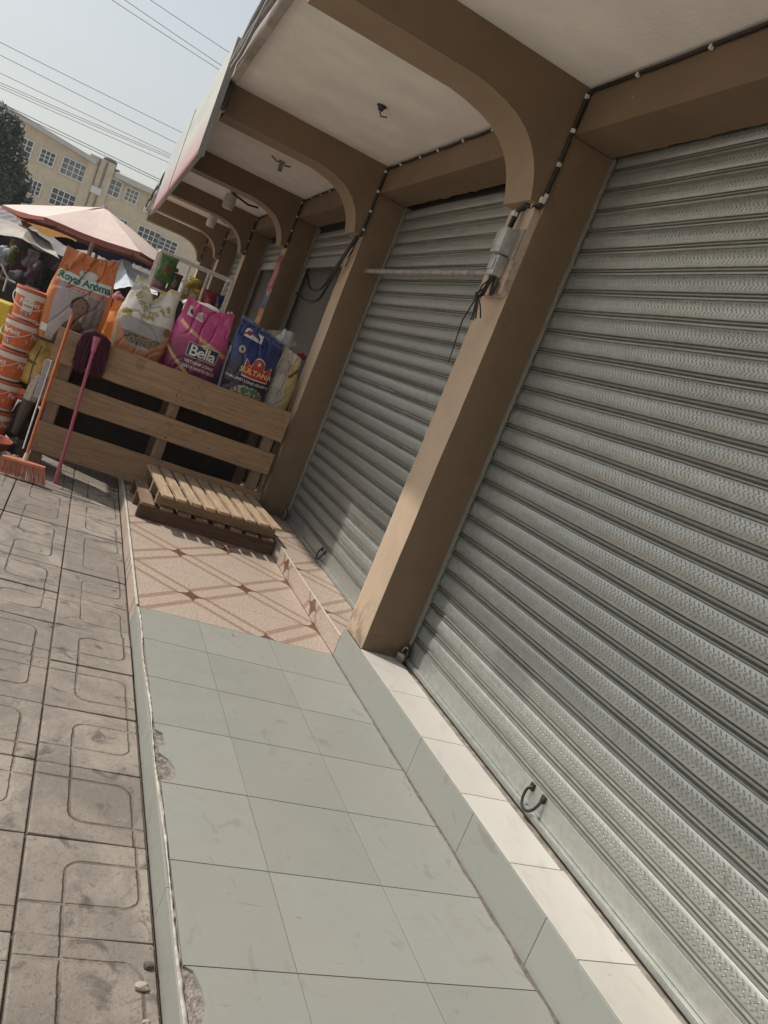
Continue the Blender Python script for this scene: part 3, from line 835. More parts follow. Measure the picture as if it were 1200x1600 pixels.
mb = MB(); mb.box(-.12, 1.70, 7.5, 7.515, .0, .94); build('back_sheet', mb, M_SHADOWROOM, ct)
# ---- two pallets
def pallet(name, lab, x0, x1, y0, y1, z0, nsl, wtop, wdark, rot=0, hh=.13, inset=.01):
    t = thing(name, lab, 'pallet', ((x0 + x1) / 2, (y0 + y1) / 2, z0), 'pallets stacked on the porch')
    c = Vector(((x0 + x1) / 2, (y0 + y1) / 2, 0)); rm = Matrix.Translation(c) @ Matrix.Rotation(rot, 4, 'Z') @ Matrix.Translation(-c)
    def fin(nm, mb, m):
        mb.v = [rm @ q for q in mb.v]; return build(nm, mb, m, t)
    for yy in (y0 + inset, (y0 + y1) / 2 - .03, y1 - .08):
        mb = MB(); board(mb, x0 + .01, x1 - .01, yy, yy + .05, z0 + .001, z0 + hh - .021, 0, .006, 16); fin('stringer', mb, wdark)
    wd = (x1 - x0) / nsl
    for k in range(nsl):
        mb = MB(); a = x0 + k * wd; board(mb, a + wd * random.uniform(.12, .18), a + wd * random.uniform(.80, .86), y0 - .012 + random.uniform(-.008, .008), y1 + random.uniform(-.008, .008), z0 + hh - .02, z0 + hh, 1, .004, 8); fin('slat', mb, wtop)
    return t
pallet('wooden_pallet', 'dark reddish old pallet lying underneath on the tan tiles', .71, 1.80, 5.85, 6.62, .001, 8, W_OLDY, W_OLD, .02, .125)
ZT = .285
pallet('wooden_pallet', 'pale new slatted pallet stacked on top of the dark one', .80, 1.775, 5.77, 6.73, .127, 9, W_Y, wood('slat_frame_wood', (.22, .15, .09), (.33, .23, .15), 0), .06, .118, .13)

# ---- sacks
M_SACK = vcol('woven_sack', .42, .004, 45, .5); M_FILM = vcol('glossy_sack_film', .22, .005, 30, .6)
class Sack:
    def __init__(s, name, lab, x, y, z, W, H, T, col, top=None, lean=0, yaw=0, mat=None, wr=.012, seed=0, flap=.1, wtop=.93, cat='sack', group='rice sacks standing on the counter', res=(64, 84), roll=0):
        s.x, s.y, s.z, s.W, s.H, s.T, s.top, s.lean, s.seed, s.wr, s.flap, s.wt, s.roll = x, y, z, W, H, T, top or (lambda u: 0), lean, seed, wr, flap, wtop, roll
        s.cy, s.sy = math.cos(yaw), math.sin(yaw)
        t = thing(name, lab, cat, (x, y, z), group); s.t = t
        mb = MB(); mb.grid(lambda u, v: s.pt(u, v), res[0], res[1], colfn=col)
        k = lambda u, v: s.pt(1 - u, v, 0, -1)
        mb.grid(k, res[0] // 2, res[1] // 2, colfn=lambda u, v: col(.02, v))
        mb.grid(lambda u, v: (s.pt(u, 0)[0], lerp(s.pt(u, 0)[1], s.pt(u, 0, 0, -1)[1], v), s.z), 12, 2, colfn=lambda u, v: (.2, .2, .2))
        build('bag', mb, mat or M_SACK, t, smooth=60, fix=False)
    def pt(s, u, v, off=0, side=1):
        U = 2 * u - 1; f = 1 - s.flap
        if v < .10: vp = .62 + .38 * math.sin(v / .10 * math.pi / 2)
        elif v < .52: vp = 1.0
        else:
            q = min(1, (v - .52) / max(.05, f - .52)); vp = .03 + .97 * (.5 + .5 * math.cos(math.pi * q))
        b = max(0, 1 - abs(U) ** 2.8) ** .55
        wp = lerp(1.0, s.wt, max(0, (v - .5) / .5)) * (1 - .05 * math.cos(v * 2.2 * math.pi)) * (1 - .06 * max(0, 1 - v / .07))
        x = U * s.W / 2 * wp
        nz = NZ.noise(Vector((u * 2.6 + s.seed, v * 3.4, side * 3.0))) * 1.4 + NZ.noise(Vector((u * 7 + v * 4 + s.seed, v * 6 - u * 3, side))) * .55
        cr = abs(NZ.noise(Vector((u * 3.2 - v * 3 + s.seed * 2, v * 3 + u, 7)))) 
        amp = s.wr * (.45 + 1.5 * max(0, v - .45))
        y = -side * (s.T / 2 * b * vp) - side * (nz * amp - amp * 1.6 * max(0, .12 - cr) / .12) * (b * .9 + .1)
        z = v * s.H + s.top(u) * max(0, (v - .35) / .65) ** 2 + .006 * NZ.noise(Vector((u * 4, v * 3, s.seed)))
        y -= off * side
        xr = x * math.cos(s.roll) - z * math.sin(s.roll); zr = x * math.sin(s.roll) + z * math.cos(s.roll)
        x, z = xr, zr
        y += s.lean * z
        return (s.x + x * s.cy - y * s.sy, s.y + x * s.sy + y * s.cy, s.z + z)
    def text(s, txt, u, v, size, m, bold=0, rot=0, off=.004, name='lettering', spacing=1, shear=0, curve=0):
        vs, fs = text2d(txt, size, bold, spacing, shear); c, n = math.cos(rot), math.sin(rot)
        off += .003; mb = MB(); mb.add([s.pt(min(1, max(0, u + (a * c - b * n) / s.W)), v + (a * n + b * c + curve * a * a) / s.H, off) for a, b in vs], fs)
        build(name, mb, m, s.t, fix=False)
    def patch(s, u0, u1, v0, v1, m, shape='rect', off=.0025, name='printed_panel', n=30, col=None):
        mb = MB()
        if shape == 'rect': mb.grid(lambda a, b: s.pt(lerp(u0, u1, a), lerp(v0, v1, b), off), n, n, colfn=col)
        else:
            cu, cv = (u0 + u1) / 2, (v0 + v1) / 2
            def f(a, b):
                an = 2 * math.pi * a; k = 1 if shape == 'ellipse' else 1
                return s.pt(cu + (u1 - u0) / 2 * b * math.cos(an), cv + (v1 - v0) / 2 * b * math.sin(an), off)
            mb.grid(f, 36, 10, colfn=col)
        build(name, mb, m, s.t, fix=False)
INK = lambda n, c, r=.5: cmat(n, c, r, var=.04)
I_GREEN, I_WHITE, I_GOLD, I_RED, I_DARK, I_BLUE = INK('green_ink', (.02, .13, .07)), INK('white_ink', (.72, .70, .68)), INK('gold_ink', (.42, .31, .08)), INK('red_ink', (.48, .035, .03)), INK('dark_ink', (.03, .03, .04)), INK('blue_ink', (.03, .07, .30))
def el(u, v, a, b, ra, rb): return ((u - a) / ra) ** 2 + ((v - b) / rb) ** 2
# orange sack with a woman's portrait
def c_orange(u, v):
    o = (.60, .185, .055)
    if v > .955: return (.62, .22, .08)
    du = u - .56
    if v < .615 and .13 < u < .90:
        bgc = (.42, .36, .36) if u < .62 else (.26, .21, .205)
        if u > .62 and .27 < v < .5 and (int((u - .62) * 16) % 2 == 0): bgc = (.20, .13, .11)
        if el(u, v, .53, .44, .145, .105) < 1 and v > .39: bgc = (.07, .05, .045)        # hair
        if el(u, v, .54, .42, .108, .105) < 1: bgc = (.23, .115, .075)                     # face
        if abs(u - .54) < .055 and .24 < v < .36: bgc = (.20, .10, .065)
        if v < .29 - .9 * (abs(u - .54) - .05) ** 2 * 5 and abs(u - .54) < .33: bgc = (.12, .06, .045)
        if v < .20 and abs(u - .54) < .20: bgc = (.10, .045, .04)
        for ex in (.497, .583):
            if el(u, v, ex, .435, .022, .010) < 1: bgc = (.03, .02, .02)
        if el(u, v, .54, .365, .036, .012) < 1: bgc = (.17, .045, .045)
        return bgc
    if u < .06 and v < .6: return (.66, .27, .10)
    if el(u, v, .06, .09, .09, .06) < 1 and NZ.noise(Vector((u * 30, v * 30, 0))) > -.1: return (.16, .12, .07)
    return o
s1_ = Sack('rice_sack', 'tall orange sack printed with a woman, leftmost on the counter', -.095, 6.98, .90, .455, .75, .17, c_orange, top=lambda u: .028 * u + .03 * abs(2 * u - 1) - .04, seed=3, wr=.017, flap=.14, yaw=.05, wtop=.92, roll=.01)
s1_.patch(.045, .955, .635, .745, INK('pale_panel', (.62, .68, .66)), 'rect', .003)
s1_.patch(.36, .70, .735, .835, INK('pale_oval', (.55, .56, .50)), 'ellipse', .0045)
s1_.text('Royal Aroma', .50, .692, .083, I_GREEN, .0016, off=.006, spacing=.94)
s1_.patch(.25, .84, .575, .612, INK('pale_ribbon', (.55, .50, .47)), 'rect', .003)
s1_.text('RICE FOR ALL BUDGETS', .545, .594, .026, I_RED, .0005, off=.006)
s1_.patch(.02, .13, .07, .15, I_WHITE, 'rect', .003)
# white and gold sack folded in the middle
def c_white(u, v):
    c = (.70, .67, .60)
    if v > .955: c = (.66, .58, .33)
    d = el(u, v, .50, .50, .42, .34)
    if v < .50:
        k = min(1, max(0, (.50 - v) / .16)); c = (lerp(.62, .55, k), lerp(.52, .26, k), lerp(.42, .12, k))
        if v < .16: c = (.52, .21, .085)
    if d < 1 and v < .52: c = (.38, .36, .36)
    if d < 1.0 and .20 < v < .335 and el(u, v, .50, .42, .36, .22) < 1.3:
        c = (.16, .11, .07) if NZ.noise(Vector((u * 40, v * 40, 1))) > -.15 else (.34, .26, .17)
    if u < .07 and v < .55: c = (.60, .48, .30)
    if el(u, v, .13, .55, .09, .05) < 1: c = (.38, .30, .10)
    if el(u, v, .90, .47, .07, .05) < 1: c = (.30, .15, .09)
    return c
s2_ = Sack('rice_sack', 'white and gold sack with a deep notch in its top, second on the counter', .425, 6.97, .975, .43, .66, .19, c_white, top=lambda u: -.15 * max(0, 1 - abs(u - .50) * 3.4), seed=11, wr=.02, flap=.07, wtop=.86)
for txt, u, v, r_ in [('\u0b8e\u0bb4', .22, .76, 0)]: pass
def glyphs(s, u, v, n, m, w, rot, sd):
    rg = random.Random(sd); mb = MB()
    for i in range(n):
        cx_ = (i - (n - 1) / 2) * w; ph = rg.random() * 6; k1, k2 = rg.choice([1, 2]), rg.choice([2, 3])
        o = []
        for j in range(15):
            t = j / 14 * 5.2 + ph; a, b = cx_ + .36 * w * math.cos(t * k1), .55 * w * math.sin(t * k2 * .7)
            A, B = a * math.cos(rot) - b * math.sin(rot), a * math.sin(rot) + b * math.cos(rot); o.append(s.pt(u + A / s.W, v + B / s.H, .005))
        mb.tube(o, .0038, 4)
    build('golden_script', mb, m, s.t)
glyphs(s2_, .30, .74, 3, I_GOLD, .052, -.62, 4); glyphs(s2_, .68, .70, 4, I_GOLD, .045, .40, 9); glyphs(s2_, .50, .60, 3, I_GOLD, .032, .1, 12)
# pink sack
def c_pink(u, v):
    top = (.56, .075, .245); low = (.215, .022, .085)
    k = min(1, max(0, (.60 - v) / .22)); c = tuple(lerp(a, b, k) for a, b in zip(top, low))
    g1 = .70 - .19 * u ** .8; 
    if abs(v - (.755 - .30 * (u ** .75))) < .022 and .06 < u: c = (.62, .38, .16)
    if abs(v - (.03 + .34 * max(0, 1 - u * 1.05) ** 2.2)) < .024 and u < .86: c = (.58, .36, .12)
    if el(u, v, .24, .86, .1, .03) < 1: c = (.60, .12, .30)
    return c
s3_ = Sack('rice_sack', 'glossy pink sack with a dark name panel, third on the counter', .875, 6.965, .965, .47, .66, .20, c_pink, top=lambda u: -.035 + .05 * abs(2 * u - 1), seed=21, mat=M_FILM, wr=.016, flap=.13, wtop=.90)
s3_.patch(.33, .86, .325, .50, I_WHITE, 'rect', .004); s3_.patch(.338, .852, .331, .494, INK('navy_panel', (.025, .035, .07)), 'rect', .005)
s3_.patch(.55, .67, .47, .555, I_WHITE, 'ellipse', .0055); s3_.patch(.558, .662, .477, .548, INK('gold_disc', (.55, .40, .16)), 'ellipse', .0065)
s3_.text('Bella', .595, .405, .125, I_WHITE, .002, off=.009, spacing=.92); s3_.text('VIETNAM LONG', .60, .265, .034, I_WHITE, .0006, off=.006); s3_.text('GRAIN WHITE RICE', .60, .20, .034, I_WHITE, .0006, off=.006)
s3_.patch(.10, .44, .795, .915, I_WHITE, 'rect', .004)
s3_.patch(.14, .24, .825, .895, I_DARK, 'ellipse', .0055); s3_.text('||||||||||', .355, .85, .04, INK('grey_ink', (.25, .18, .2)), 0, off=.006)
# navy sack
def c_navy(u, v):
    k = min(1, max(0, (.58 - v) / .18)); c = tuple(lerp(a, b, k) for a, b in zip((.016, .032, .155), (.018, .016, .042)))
    if u < .035 and v < .62: c = (.42, .40, .44)
    if v > .97: c = (.10, .14, .25)
    if v < .24 and el(u, v, .60, .04, .40, .19) < 1:
        n = NZ.noise(Vector((u * 26, v * 34, 4)))
        c = (.55, .52, .46) if n > .02 else (.20, .12, .07)
        if el(u, v, .52, .17, .09, .035) < 1 or el(u, v, .70, .18, .08, .03) < 1: c = (.06, .22, .05)
    return c
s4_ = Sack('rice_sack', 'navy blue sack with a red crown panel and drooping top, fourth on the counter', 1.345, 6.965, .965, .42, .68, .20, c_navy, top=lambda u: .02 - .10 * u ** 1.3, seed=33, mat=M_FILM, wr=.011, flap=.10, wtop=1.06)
def crown(s, u0, u1, v0, v1, m, off, grow=0):
    mb = MB(); n = 30
    def topv(a): return v0 + (v1 - v0) * (.62 + .14 * math.cos(a * 4 * math.pi) * (1 if abs(a - .5) > .22 else 0) + .38 * max(0, 1 - ((a - .5) / .24) ** 2) ** .5)
    mb.grid(lambda a, b: s.pt(lerp(u0 - grow, u1 + grow, a), lerp(v0 - grow, topv(a) + grow, b), off), n, 26); build('printed_crown', mb, m, s.t, fix=False)
crown(s4_, .36, .88, .335, .60, I_WHITE, .004, .012); crown(s4_, .36, .88, .335, .60, I_RED, .0055)
s4_.patch(.555, .685, .49, .585, INK('crest', (.40, .10, .06)), 'ellipse', .007); s4_.patch(.60, .64, .51, .56, I_WHITE, 'ellipse', .008)
s4_.text('SULTANA', .62, .405, .064, INK('bright_gold_ink', (.75, .58, .22)), .0014, off=.011); s4_.text('THAILAND LONG GRAIN RICE', .56, .275, .031, I_WHITE, .0006, off=.006)
s4_.patch(.16, .56, .79, .90, I_WHITE, 'rect', .004); s4_.patch(.21, .31, .815, .88, I_RED, 'ellipse', .0055)
s4_.patch(.15, .28, .585, .68, INK('cream_disc', (.5, .42, .3)), 'ellipse', .004); s4_.patch(.19, .24, .61, .655, I_DARK, 'ellipse', .0055)
s4_.patch(.04, .98, .905, .909, INK('stitch', (.3, .35, .5)), 'rect', .003)
# slim white and yellow sack against the column
def c_slim(u, v):
    c = (.47, .42, .38) if u < .55 else (.50, .42, .20)
    if .62 < v < .80 and u > .55 and abs((v - .62) - (u - .55) * .4) < .03: c = (.22, .04, .03)
    if v > .86: c = (.55, .50, .44)
    if u < .5 and abs(v - .35) < .06 and NZ.noise(Vector((u * 30, v * 60, 0))) > .2: c = (.18, .12, .10)
    if u < .5 and abs(v - .68) < .05 and NZ.noise(Vector((u * 30, v * 60, 3))) > .2: c = (.18, .12, .10)
    return c
s5_ = Sack('rice_sack', 'slim white and yellow sack squeezed against the second column', 1.675, 7.02, .965, .24, .56, .20, c_slim, top=lambda u: .03 - .05 * u, seed=41, wr=.012, flap=.10, wtop=.75)
# sacks behind
def flat(c, c2=None): return lambda u, v: c2 if (c2 and v > .93) else c
Sack('rice_sack', 'orange sack half hidden behind the white and gold one', .30, 7.17, .965, .34, .42, .16, flat((.66, .25, .06)), seed=51, res=(24, 30))
Sack('rice_sack', 'small bright red sack between the white sack and the pink one', .64, 7.14, .965, .24, .40, .15, flat((.62, .07, .03)), top=lambda u: .05 - .1 * u, seed=52, res=(24, 30))
Sack('rice_sack', 'blue sack with a yellow band behind the pink and navy sacks', 1.12, 7.16, .965, .25, .45, .15, lambda u, v: (.10, .06, .05) if v > .82 else ((.48, .34, .05) if v > .55 else (.02, .06, .28)), seed=53, mat=M_FILM, res=(24, 40))
Sack('rice_sack', 'pale sack peeping out above the navy sack by the third column', 1.42, 7.2, .965, .34, .66, .16, flat((.45, .41, .33)), top=lambda u: -.06 + .12 * u, seed=54, res=(24, 30))
# clear plastic bags and a carton with a red crown mark
def crumple(name, lab, c, r, m, cat='plastic bag', grp=None, sd=0, sub=3, rel=1.0):
    bm = bmesh.new(); bmesh.ops.create_icosphere(bm, subdivisions=sub, radius=1)
    for q in bm.verts:
        d = NZ.noise(q.co * 1.5 + Vector((sd, 0, 0))) * .45 + abs(NZ.noise(q.co * 3.5 + Vector((sd, 3, 0)))) * .45
        q.co = Vector((q.co.x * r[0], q.co.y * r[1], q.co.z * r[2])) * (1 + d * rel)
    mb = MB(); mb.bm(bm, mat=Matrix.Translation(Vector(c)))
    return solo(name, mb, m, lab, cat, (c[0], c[1], c[2] - r[2]), grp, 50)
M_BAG = Mat('milky_plastic', .25); M_BAG.color((.55, .53, .50)); M_BAG.b.inputs['Transmission Weight'].default_value = .25; M_BAG = M_BAG.m
crumple('plastic_bag', 'crumpled milky plastic bag beside the slim white and yellow sack', (1.60, 7.16, 1.60), (.07, .06, .10), M_BAG, sd=2)
crumple('plastic_bag', 'crumpled clear bag standing on the top corner of the pink sack', (1.045, 7.03, 1.58), (.03, .03, .06), M_BAG, sd=5)
crumple('plastic_bag', 'flat white bag lying behind the top of the pink sack', (.86, 7.16, 1.585), (.15, .08, .045), M_BAG, sd=7)
ca = thing('carton', 'grey carton with a red crown mark beside the third shop door', 'carton', (1.86, 7.55, 1.25))
mb = MB(); mb.box(1.74, 1.98, 7.45, 7.70, 1.20, 1.63, .004); build('box', mb, cmat('grey_card', (.42, .39, .37), .8), ca)
mb = MB(); mb.extrude([(1.82, 7.4485, 1.50), (1.90, 7.4485, 1.50), (1.905, 7.4485, 1.55), (1.88, 7.4485, 1.545), (1.86, 7.4485, 1.57), (1.84, 7.4485, 1.545), (1.815, 7.4485, 1.55)], (0, .001, 0)); build('red_crown_mark', mb, I_RED, ca)
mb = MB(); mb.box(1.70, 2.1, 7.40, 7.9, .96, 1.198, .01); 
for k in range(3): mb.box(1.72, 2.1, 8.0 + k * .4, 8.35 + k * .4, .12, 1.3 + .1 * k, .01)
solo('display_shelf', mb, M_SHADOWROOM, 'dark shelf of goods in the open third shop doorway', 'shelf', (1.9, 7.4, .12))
# yellow and striped packs hanging on the left end of the counter
def c_yel(u, v):
    if .22 < u < .26 or abs(v - .5) < .02 and u < .3: return (.12, .08, .03)
    if .18 < v < .30 and u > .35: return (.05, .03, .02)
    return (.58, .37, .085)
y1_ = Sack('flour_sack', 'yellow sack standing below the overhanging orange one', -.17, 7.04, .50, .36, .37, .20, c_yel, seed=61, res=(30, 30), group='sacks stacked at the left end of the counter')
y1_.text('100 KG', .55, .12, .035, I_DARK, .0004)
Sack('flour_sack', 'orange and black printed sack under the yellow one', -.20, 7.05, .36, .34, .16, .18, lambda u, v: (.05, .03, .03) if .6 < v < .85 else ((.6, .2, .05) if v > .3 else (.45, .05, .04)), seed=63, res=(24, 20), flap=.05, group='sacks stacked at the left end of the counter')
bd_ = thing('broom_bundle', 'pale bundle of tied bristles leaning at the left end of the counter', 'brush', (-.20, 6.93, .10))
pA, pB = PX(1, 6.93, 62, 588), PX(1, 6.93, 46, 624); dirn = (pA - pB).normalized()
mb = MB(); 
side = Vector((dirn.z, 0, -dirn.x))
for i in range(26):
    a = (i - 12.5) / 13; o = side * (a * .045) + Vector((0, -.02 + .03 * abs(a), 0))
    mb.tube([pB + o - dirn * .02, pB.lerp(pA, .5) + o * 1.1, pA + o * .7 + dirn * random.uniform(0, .02)], .0035, 5)
build('bristles', mb, cmat('pale_bristle', (.52, .47, .37), .8, var=.3, nscale=80), bd_)
mb = MB(); mb.tube([pB - dirn * .30, pB - dirn * .01], [.03, .05], 10); build('handle', mb, cmat('dark_bundle', (.10, .075, .06), .8), bd_)
# ---- stack of detergent buckets
M_BUCKET = vcol('printed_bucket_plastic', .32)
def bucket(cx, cy, z0, lab, ang):
    t = thing('detergent_bucket', lab, 'bucket', (cx, cy, z0), 'orange detergent buckets in a stack')
    ph = math.radians(ang); H = .243
    def fn(u, v):
        r_ = lerp(.113, .131, v); 
        if v > .80: r_ += .004
        if v < .09: r_ = lerp(.108, .113, v / .09)
        a = 2 * math.pi * u; return (cx + r_ * math.cos(a), cy + r_ * math.sin(a), z0 + .002 + v * (H - .03))
    def col(u, v):
        if v > .80: return (.66, .61, .54)
        if v < .10: return (.64, .62, .57)
        a = ((u * 360 - ph * 57.3 + 180) % 360) - 180      # degrees from the label's middle
        if abs(a) > 118: return (.62, .58, .48)
        for (ca_, rr) in ((-22, .27), (88, .27), (-132, .27)):
            d = math.hypot((a - ca_) / 100, (v - .42) * .62)
            if abs(d - rr) < .010: return (.62, .30, .14)
            if math.hypot((a - ca_) / 100, (v - .30) * .62) < .085: return (.05, .10, .36) if NZ.noise(Vector((a * .1, v * 12, 0))) > -.12 else (.6, .55, .5)
        if math.hypot((a - 45) / 100, (v - .4) * .6) < .05: return (.5, .35, .25)
        return (.62, .135, .035)
    mb = MB(); mb.grid(fn, 72, 30, colfn=col, closed=True); build('bucket_body', mb, M_BUCKET, t, smooth=50, fix=False)
    mb = MB(); mb.lathe([(.0, H - .006), (.122, H - .006), (.126, H), (.134, H), (.138, H - .006), (.138, H - .024), (.131, H - .027)], (cx, cy, z0), 48)
    build('lid', mb, cmat('orange_red_lid', (.46, .085, .035), .35), t, smooth=40)
    mb = MB(); vs, fs = text2d('Perfect', .055, .0012)
    r_ = .1285
    def on(a_, z_, rr): return (cx + rr * math.cos(a_), cy + rr * math.sin(a_), z_)
    for dc in (-22, 88):
        mb.add([on(math.radians(ang + dc) + x / r_, z0 + .135 + y_, r_ + .0005) for x, y_ in vs], fs)
    build('lettering', mb, I_WHITE, t, fix=False)
    mb = MB(); a0 = math.radians(ang - 118); pts = []
    for k in range(17):
        q = k / 16 * math.pi; pts.append(on(math.radians(ang - 118) + math.pi * k / 16, z0 + H - .05 - .11 * math.sin(q), .139 + .012 * math.sin(q)))
    mb.tube(pts, .003, 6); build('handle', mb, M_CLIP, t, smooth=60)
    return t
names = ['topmost orange bucket with a white price label, on the stack', 'second orange bucket from the top of the stack', 'middle orange bucket of the stack of five', 'fourth orange bucket from the top of the stack', 'bottom orange bucket of the stack, behind the red basin']
for k in range(5):
    z0 = 1.225 - .2475 * (k + 1); cx = -.418 + [.0, -.002, -.012, -.002, .004][k]
    bucket(cx, 7.05 + [0, .005, -.01, 0, 0][k], z0, names[k], [-70, -104, -112, -118, -112][k])
    if k == 0:
        mb = MB()
        mb.grid(lambda u, v: (cx + .128 * math.cos(R(-112 + 34 * u)), 7.05 + .128 * math.sin(R(-112 + 34 * u)), z0 + .055 + .125 * v), 8, 8, colfn=lambda u, v: (.30, .27, .24) if (int(v * 9) % 3 == 0 and .1 < u < .9) else (.66, .62, .50))
        lb = build('price_label', mb, M_SIGN, bpy.data.objects['detergent_bucket'], fix=False)
mb = MB(); mb.box(-.56, -.28, 6.92, 7.2, PZ, -.014, .006); solo('wooden_block', mb, W_X, 'low wooden block under the bucket stack', 'block', (-.42, 7.05, PZ))
# neighbours of the bucket stack
mb = MB(); mb.box(-.98, -.56, 7.25, 7.55, .62, 1.03, .02, col=(.60, .47, .03)); mb.box(-.97, -.565, 7.26, 7.54, .46, .618, .02, col=(.62, .24, .03))
solo('yellow_carton', mb, M_BUCKET, 'bright yellow and orange carton left of the bucket stack', 'carton', (-.77, 7.4, .46))
mb = MB(); mb.box(-1.0, -.575, 7.2, 7.6, .10, .455, .03, col=(.03, .14, .05)); mb.box(-1.0, -.575, 7.2, 7.6, PZ, .098, .02, col=(.14, .05, .22))
solo('green_crate', mb, M_BUCKET, 'green and purple crate below the yellow carton', 'crate', (-.77, 7.4, PZ))
# red basin with handle slots
bs = thing('plastic_basin', 'brick-red plastic basin on the pavement in front of the buckets', 'basin', (-.38, 6.62, PZ))
mb = MB(); prof = [(.0, .012), (.125, .012), (.17, .17), (.185, .175), (.188, .168), (.175, .15), (.135, .0), (.0, .0)]
mb.lathe(prof, (-.40, 6.66, PZ), 40); build('bowl', mb, cmat('brick_red_plastic', (.34, .075, .04), .4), bs, smooth=45)
mb = MB(); mb.tube([(-.30, 6.508, PZ + .158), (-.26, 6.535, PZ + .158), (-.235, 6.57, PZ + .158)], .009, 8); build('handle_slot', mb, cmat('dark_slot', (.08, .02, .015), .6), bs)
# ---- broom, mop, squeegee
def pole(t, a, b, r_, m, nm='handle'): mb = MB(); mb.tube([a, Vector(a).lerp(Vector(b), .5), b], r_, 12); return build(nm, mb, m, t, smooth=50)
br = thing('broom', 'broom with orange handle and salmon bristles leaning on the plank counter', 'broom', (-.08, 6.36, PZ))
b0 = PX(1, 6.40, 41, 713); b1 = PX(1, 6.735, 113, 492)
pole(br, b0 + Vector((0, 0, -.0)), b1, .0125, cmat('orange_handle', (.55, .15, .07), .35))
mb = MB(); mb.tube([b0 - (b1 - b0) * .035, b0 + (b1 - b0) * .02], [.022, .017], 12); build('collar', mb, cmat('cream_collar', (.55, .48, .33), .4), br, smooth=40)
hL, hR = PX(1, 6.38, 4, 711), PX(1, 6.33, 71, 730); bL, bR = PX(1, 6.34, -6, 738), PX(1, 6.30, 72, 756)
bL.z = bR.z = PZ + .004
mb = MB()
hc_ = b0 - (b1 - b0) * .03
mb.add([hL + Vector((0, .02, 0)), hR + Vector((0, .02, 0)), hR + Vector((0, -.02, 0)), hL + Vector((0, -.02, 0)), hc_ + Vector((-.03, .016, .008)), hc_ + Vector((.03, .016, .008)), hc_ + Vector((.03, -.016, .008)), hc_ + Vector((-.03, -.016, .008)),
        hL + Vector((0, .02, -.02)), hR + Vector((0, .02, -.02)), hR + Vector((0, -.02, -.02)), hL + Vector((0, -.02, -.02))],
       [(0, 1, 5, 4), (3, 2, 6, 7), (4, 5, 6, 7), (0, 3, 7, 4), (1, 2, 6, 5), (0, 1, 9, 8), (3, 2, 10, 11), (0, 3, 11, 8), (1, 2, 10, 9), (8, 9, 10, 11)])
build('head', mb, cmat('salmon_plastic', (.58, .20, .12), .4), br)
mb = MB()
for i in range(62):
    for j in range(3):
        a = (i + random.uniform(-.3, .3)) / 61; a = min(1, max(0, a)); off = Vector((0, (j - 1) * .013, -.018))
        p0 = hL.lerp(hR, a) + off; q0 = bL.lerp(bR, a) + Vector((random.uniform(-.006, .006), (j - 1) * .02 + random.uniform(-.006, .006), random.uniform(0, .012)))
        mb.tube([p0, p0.lerp(q0, .5) + Vector((0, -.004, 0)), q0], .0021, 4, cap=False, col=(.60, .23, .14) if random.random() < .8 else (.42, .12, .06))
build('bristles', mb, M_SIGN, br, fix=False)
mp = thing('mop', 'upside-down mop with pink handle and maroon strands leaning on the planks', 'mop', (.163, 6.6, PZ))
m0 = PX(1, 6.52, 87, 752); m0.z = PZ + .002; m1 = PX(1, 6.70, 152, 527)
pole(mp, m0, m1, .0135, cmat('pink_handle', (.46, .10, .16), .35))
pole(mp, m0, m0.lerp(m1, .12), .0165, cmat('pink_grip', (.48, .11, .17), .4), 'grip')
mb = MB(); mb.tube([m0.lerp(m1, .90), m0.lerp(m1, 1.0)], [.019, .03], 12); build('socket', mb, cmat('pink_socket', (.48, .12, .19), .4), mp)
mb = MB(); top = m0.lerp(m1, .965)
for i in range(340):
    a = random.random() * 2 * math.pi; r_ = .02 + .085 * random.random() ** .75
    L = .17 + .10 * random.random(); up = .04 + .035 * random.random()
    dx, dy = math.cos(a) * r_ * 1.12, abs(math.sin(a)) * min(r_, .06) + .012
    p = [top + Vector((math.cos(a) * .016, abs(math.sin(a)) * .014 + .004, 0)), top + Vector((dx * .45, dy * .6, up)), top + Vector((dx * .9, dy, up * .55)), top + Vector((dx * 1.05, dy, -L * .35)), top + Vector((dx * (1.0 + .1 * random.uniform(-1, 1)), dy, -L * .7)), top + Vector((dx * (1 + .2 * random.uniform(-1, 1)), dy + random.uniform(-.01, .01), -L))]
    mb.tube(p, .0042, 5, col=(.075, .014, .032) if random.random() < .7 else (.12, .025, .05))
build('strands', mb, vcol('maroon_yarn', .9, .002, 120), mp, smooth=60, fix=False)
sq = thing('squeegee', 'silver pole with a flat grey blade end leaning on the counter', 'squeegee', (-.14, 6.6, PZ))
q0 = PX(1, 6.55, 36, 701); q1 = PX(1, 6.72, 81, 563)
pole(sq, q0, q1, .007, cmat('bright_metal', (.75, .73, .72), .25, .7))
mb = MB(); d_ = (q1 - q0).normalized(); sd_ = Vector((-d_.z, 0, d_.x)) * 1
c_ = q0.lerp(q1, .78) + sd_ * .022; mb.obox(c_, d_ * .31, sd_ * .042, (0, .012, 0), .003); c2 = q0.lerp(q1, .52) + sd_ * .018
build('blade', mb, cmat('grey_plate', (.36, .34, .35), .5), sq)
crumple('floor_cloth', 'crumpled grey wet cloth on the pavement behind the broom', (-.20, 6.52, PZ + .055), (.085, .05, .06), cmat('grey_rag', (.17, .155, .12), .9, var=.4, nscale=30), 'cloth', sd=12, sub=4, rel=1.1)
crumple('plastic_bag', 'dark crumpled bag on the ground under the counter end', (-.18, 6.86, PZ + .10), (.09, .07, .08), cmat('dark_bag', (.06, .055, .05), .3), sd=17)
